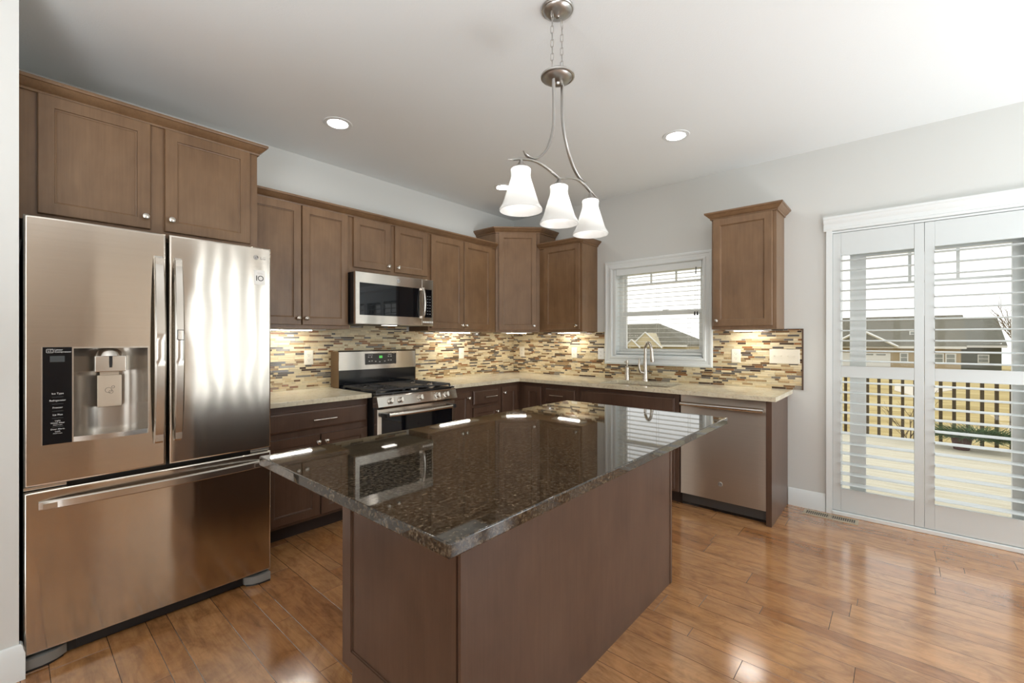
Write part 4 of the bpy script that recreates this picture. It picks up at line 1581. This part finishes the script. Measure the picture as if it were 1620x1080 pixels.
def spline(pts, n=8):
    P = [Vector(p) for p in pts]
    P = [P[0] * 2 - P[1]] + P + [P[-1] * 2 - P[-2]]
    out = []
    for i in range(1, len(P) - 2):
        for k_ in range(n):
            s = k_ / n
            out.append(.5 * ((2 * P[i]) + (P[i + 1] - P[i - 1]) * s + (2 * P[i - 1] - 5 * P[i] + 4 * P[i + 1] - P[i + 2]) * s * s + (-P[i - 1] + 3 * P[i] - 3 * P[i + 1] + P[i + 2]) * s ** 3))
    out.append(P[-2])
    return out


pz = lambda x, z: (x + PX, 0, z - PZ)
la = spline([pz(-2.530, 2.448), pz(-2.525, 2.347), pz(-2.529, 2.236), pz(-2.562, 2.146), pz(-2.609, 2.088), pz(-2.652, 2.058), pz(-2.694, 2.050), pz(-2.718, 2.053), pz(-2.734, 2.064)])
B().tube(la, [.0085] * (len(la) - 12) + [.0085 - .0005 * i for i in range(12)], 10, .55, up=(0, 1, 0)).obj('arm', 'lampnickel', t, 'curved nickel arm')
ra = spline([pz(-2.463, 2.448), pz(-2.462, 2.316), pz(-2.447, 2.237), pz(-2.415, 2.162), pz(-2.373, 2.104), pz(-2.330, 2.072), pz(-2.290, 2.062), pz(-2.262, 2.066)])
B().tube(ra, [.0085] * (len(ra) - 12) + [.0085 - .0005 * i for i in range(12)], 10, .55, up=(0, 1, 0)).obj('arm', 'lampnickel', t, 'curved nickel arm')
br = spline([pz(-2.830, 2.000), pz(-2.790, 2.012), pz(-2.745, 2.026), pz(-2.690, 2.040), pz(-2.631, 2.045), pz(-2.564, 2.038), pz(-2.499, 2.023), pz(-2.470, 2.024), pz(-2.430, 2.038), pz(-2.375, 2.052), pz(-2.320, 2.055), pz(-2.270, 2.045), pz(-2.220, 2.026), pz(-2.140, 2.004)])
nb = len(br)
B().tube(br, [.0085 * min(1, .3 + i / 10, .3 + (nb - 1 - i) / 10) for i in range(nb)], 10, .55, up=(0, 1, 0)).obj('crossbar', 'lampnickel', t, 'wavy nickel crossbar')
SHADE = [(.034, 1.9855), (.039, 1.9845), (.0405, 1.979), (.0388, 1.968), (.0384, 1.957), (.0415, 1.943), (.047, 1.926), (.053, 1.907), (.0585, 1.890), (.064, 1.872), (.0690, 1.856), (.0745, 1.8425), (.0815, 1.832), (.0855, 1.824), (.0855, 1.819),
         (.084, 1.8185), (.079, 1.830), (.072, 1.8425), (.0660, 1.856), (.061, 1.872), (.0555, 1.890), (.050, 1.907), (.044, 1.926), (.0385, 1.943), (.0355, 1.957), (.0355, 1.975)]
for xs_, zt_ in ((-2.750, 2.024), (-2.487, 2.022), (-2.222, 2.024)):
    x = xs_ + PX
    B().lathe([(.005, zt_ - PZ), (.007, 2.018 - PZ), (.012, 2.008 - PZ), (.024, 1.998 - PZ), (.034, 1.989 - PZ), (.034, 1.9865 - PZ), (0, 1.9865 - PZ)], (x, 0, 0), 24).obj('socket_cup', 'lampnickel', t, 'conical nickel socket cup')
    sh = B().lathe([(r_, z - PZ) for r_, z in SHADE], (x, 0, 0), 36, cap=False).obj('shade', 'shade', t, 'frosted white bell glass shade', smooth=60)
    B().lathe([(0, 1.868 - PZ), (.015, 1.872 - PZ), (.0255, 1.886 - PZ), (.028, 1.902 - PZ), (.023, 1.920 - PZ), (.014, 1.938 - PZ), (.012, 1.985 - PZ)], (x, 0, 0), 18).obj('bulb', 'bulb', sh, 'glowing bulb')

# ---------------------------------------------------------------- outside: deck, railing, plants, lawn, houses
dk = thing('deck', 'pale weathered wooden deck outside the patio door', 'deck', (2.25, -4, -.14))
b = B()
x = .19
while x < 4.36:
    b.box(x - 2.25, x + .134 - 2.25, -4.4, 5.2, 0, .04, .002, 1)
    x += .14
b.obj('boards', 'deck', dk, smooth=0)
B().box(2.11, 2.15, -4.4, 5.2, -.5, .0).box(-2.06, -2.02, -4.4, 5.2, -.5, 0).obj('joists', 'rail', dk, smooth=0)
rl = thing('deck_railing', 'dark brown wooden railing with square balusters along the deck edge', 'railing', (4.345, -4, -.10))
B().box(-.06, .06, -3.2, 3.6, .865, .90, .004).box(-.02, .02, -3.2, 3.6, .835, .865).obj('top_rail', 'rail', rl, smooth=0)
y = -3.085 + .131 * -2
k = 0
while -3.0 + -.215 - .131 * k > -6.9:
    yy = -3.216 - .1305 * k + .131 * 4
    B().box(-.018, .018, yy + 4 - .018, yy + 4 + .018, .0, .835).obj('baluster', 'rail', rl, smooth=0)
    k += 1

LZ = lambda x: -.62 - (x - 4.4) * .0265


def slab(name, pts, mat, label, cat, kind='structure'):
    b = B()
    b.prism(pts, -.3, 0)
    for v in b.bm.verts:
        v.co.z += LZ(v.co.x)
    o_ = b.obj(name, mat, smooth=0)
    tag(o_, label, cat, kind=kind)
    return o_


slab('lawn', [(4.42, -60), (140, -110), (140, 90), (4.42, 60)], 'lawn', 'dry golden lawn sloping away beyond the deck', 'lawn')
o_ = slab('concrete_path', [(19.5, -4.3), (23.5, -4.7), (31, -6.6), (31, -3.4), (24, -3.4)], 'path', 'pale concrete path crossing the dry lawn', 'path')
o_.location.z = .03


def far_house(label, x, y0, y1, zb, ze, zr, ry0, ry1, wall, roof, depth=9.0):
    t = thing('house', label, 'house', (x, (y0 + y1) / 2, zb))
    yc = (y0 + y1) / 2
    B().box(0, depth, y0 - yc, y1 - yc, 0, ze - zb).obj('walls', wall, t, smooth=0)
    b = B()
    ov = .6
    e0 = [(-ov, y0 - yc - ov * .7), (-ov, y1 - yc + ov * .7), (depth + ov, y1 - yc + ov * .7), (depth + ov, y0 - yc - ov * .7)]
    bm = b.bm
    lo = [bm.verts.new((p[0], p[1], ze - zb - .05)) for p in e0]
    hi = [bm.verts.new((p[0], p[1], ze - zb + .15)) for p in e0]
    r0_ = bm.verts.new((depth / 2, ry0 - yc, zr - zb))
    r1_ = bm.verts.new((depth / 2, ry1 - yc, zr - zb))
    bm.faces.new((hi[0], hi[1], r1_, r0_))
    bm.faces.new((hi[1], hi[2], r1_))
    bm.faces.new((hi[2], hi[3], r0_, r1_))
    bm.faces.new((hi[3], hi[0], r0_))
    bm.faces.new(lo)
    for i in range(4):
        j = (i + 1) % 4
        bm.faces.new((lo[i], lo[j], hi[j], hi[i]))
    b.obj('roof', roof, t, smooth=0)
    B().box(-ov - .08, -ov, y0 - yc - .4, y1 - yc + .4, ze - zb - .15, ze - zb + .12).obj('gutter', 'exttrim', t, 'white gutter', smooth=0)
    return t, yc


def hwin(t, yc, y, z, w_, h_, x=-.08, zb=0):
    f = B()
    f.box(x, x + .1, y - yc - w_ / 2, y - yc + w_ / 2, z - h_ / 2, z + h_ / 2)
    o_ = f.obj('window', 'exttrim', t, 'white framed window', smooth=0)
    p_ = B()
    p_.box(x - .02, x + .01, y - yc - w_ / 2 + .12, y - yc + w_ / 2 - .12, z - h_ / 2 + .12, z - .04).box(x - .02, x + .01, y - yc - w_ / 2 + .12, y - yc + w_ / 2 - .12, z + .04, z + h_ / 2 - .12)
    p_.obj('pane', 'extglass', o_, smooth=0)


ZB = -2.15
HX = 68.0
t, yc = far_house('tan house with white garage door beyond the lawn, left in the patio door view', HX, -8.95, 9.0, ZB, .42, 4.35, -9.45, 6.0, 'siding', 'shingle')
B().box(-.1, 0, -2.8 - yc, 2.2 - yc, .1, 1.80).obj('garage_door', 'exttrim', t, 'white garage door', smooth=0)
gp = B()
for y in (-.7, -1.9):
    gp.box(-.14, -.09, y - .45 - yc, y + .45 - yc, 1.52, 1.68)
gp.obj('garage_window', 'extglass', t, smooth=0)
# front gable with white rake boards
gb = B()
bm = gb.bm
a = [bm.verts.new((-.9, -3.4 - yc, 2.60)), bm.verts.new((-.9, 3.4 - yc, 2.60)), bm.verts.new((-.9, 0.0 - yc, 4.62)), bm.verts.new((3.2, -3.4 - yc, 2.60)), bm.verts.new((3.2, 3.4 - yc, 2.60)), bm.verts.new((3.2, 0 - yc, 4.62))]
for q in ((0, 1, 2), (5, 4, 3), (0, 3, 4, 1), (1, 4, 5, 2), (2, 5, 3, 0)):
    bm.faces.new([a[i] for i in q])
gb.obj('gable', 'shingle', t, 'front gable', smooth=0)
rk = B()
for s in (-1, 1):
    rk.tube([(-1.0, s * 3.5 - yc, 2.62), (-1.0, -yc, 4.70)], .15, 4)
rk.obj('rake_board', 'exttrim', t, 'white gable edge boards', smooth=0)
hwin(t, yc, -4.05, 1.30, .8, 1.15)
hwin(t, yc, -7.1, 1.30, .9, 1.15)
hwin(t, yc, -8.1, 1.30, .9, 1.15)
hwin(t, yc, -4.95, 4.15, .8, .75, 1.2)
t, yc = far_house('green-grey house with dark roof beyond the lawn, right in the patio door view', HX + 11, -13.4, -9.6, -2.6, .45, 4.4, -13.5, -9.0, 'siding2', 'shingle2')
hwin(t, yc, -11.8, 1.45, 1.05, 1.1)
t, yc = far_house('cream house with grey hip roof seen through the sink window', 55.0, 17.6, 36.0, -1.6, .52, 3.75, 23.2, 32.0, 'siding3', 'shingle')
for (ya, zl, hh, xx) in ((22.5, 1.9, 1.95, -1.6), (24.2, 1.9, .95, -2.2)):
    gb = B()
    hw_ = hh * 1.12
    gb.prism([(ya - hw_ - yc, zl), (ya + hw_ - yc, zl), (ya - yc, zl + hh)], xx, 3.0, 'x')
    gb.obj('gable', 'siding3', t, 'cream front gable', smooth=0)
    rk = B()
    for s in (-1, 1):
        rk.tube([(xx - .05, ya + s * (hw_ + .15) - yc, zl - .1), (xx - .05, ya - yc, zl + hh + .08)], .11, 4)
    rk.obj('rake_board', 'exttrim', t, 'white gable edge boards', smooth=0)
hwin(t, yc, 24.2, 1.35, .9, .8)
hwin(t, yc, 21.5, 1.35, 1.1, .7)
hwin(t, yc, 19.5, 1.35, 1.1, .6)


def needles(b, c, n, L0, L1, rx, ry, h, droop=.4, wd=.006):
    for _ in range(n):
        a = random.uniform(0, 2 * PI)
        rr = math.sqrt(random.random())
        p = Vector((c[0] + rx * rr * math.cos(a), c[1] + ry * rr * math.sin(a), c[2] + random.uniform(0, h) * (1 - .5 * rr)))
        a2 = a + random.uniform(-.9, .9)
        d = Vector((math.cos(a2), math.sin(a2), random.uniform(-droop, .9))).normalized()
        L_ = random.uniform(L0, L1)
        s = d.cross(Vector((random.random() - .5, random.random() - .5, random.random() - .5))).normalized() * wd
        v = [b.bm.verts.new(p - s), b.bm.verts.new(p + s), b.bm.verts.new(p + d * L_ + s * .25), b.bm.verts.new(p + d * L_ - s * .25)]
        b.bm.faces.new(v)


t = thing('potted_juniper', 'spiky green juniper in a small maroon pot on the deck', 'plant', (3.97, -4.17, -.10))
B().lathe([(.075, 0), (.10, .14), (.106, .14), (.106, .165), (.09, .165), (.088, .14), (0, .13)], (0, 0, 0), 20).obj('pot', 'pot', t, 'small maroon pot')
b = B()
needles(b, (-.04, -.13, .16), 1500, .10, .20, .12, .40, .12, .5, .0045)
b.obj('foliage', 'needle', t, smooth=0)
t = thing('evergreen_shrub', 'loose green shrub behind the railing at the right of the deck', 'plant', (5.6, -5.75, LZ(5.6)))
b = B()
needles(b, (0, 0, .25), 1700, .10, .22, .45, .75, .95, .3, .012)
b.obj('foliage', 'leaf', t, smooth=0)
B().tube([(0, 0, 0), (.02, .05, .5), (0, .02, .9)], [.04, .03, .015], 8).obj('stem', 'bark', t)


def bare_tree(name, label, loc, h, spread, n, r0):
    t = thing(name, label, 'tree' if h > 2 else 'plant', loc)
    b = B()

    def grow(p, d, L_, r_, lev):
        q = p + d * L_
        b.tube([p, (p + q) / 2 + Vector((random.uniform(-.04, .04), random.uniform(-.04, .04), 0)) * L_, q], [r_, r_ * .85, r_ * .65], 5)
        if lev == 0:
            return
        for _ in range(n):
            nd = (d + Vector((random.uniform(-1, 1), random.uniform(-1, 1), random.uniform(-.1, .7))) * spread).normalized()
            grow(p + d * L_ * random.uniform(.45, 1), nd, L_ * random.uniform(.5, .75), r_ * .55, lev - 1)
    grow(Vector((0, 0, 0)), Vector((0, 0, 1)), h * .45, r0, 3)
    b.obj('branches', 'bark', t, smooth=0)


bare_tree('bare_sapling', 'thin leafless sapling just behind the deck railing', (4.75, -3.70, LZ(4.75)), 1.35, .8, 4, .012)
bare_tree('bare_tree', 'tall leafless tree right of the green-grey house', (62, -12.6, LZ(62)), 8.5, .7, 4, .10)
bare_tree('bare_tree', 'leafless tree beside the cream house', (60, 15.5, LZ(60)), 3.5, .7, 4, .08)
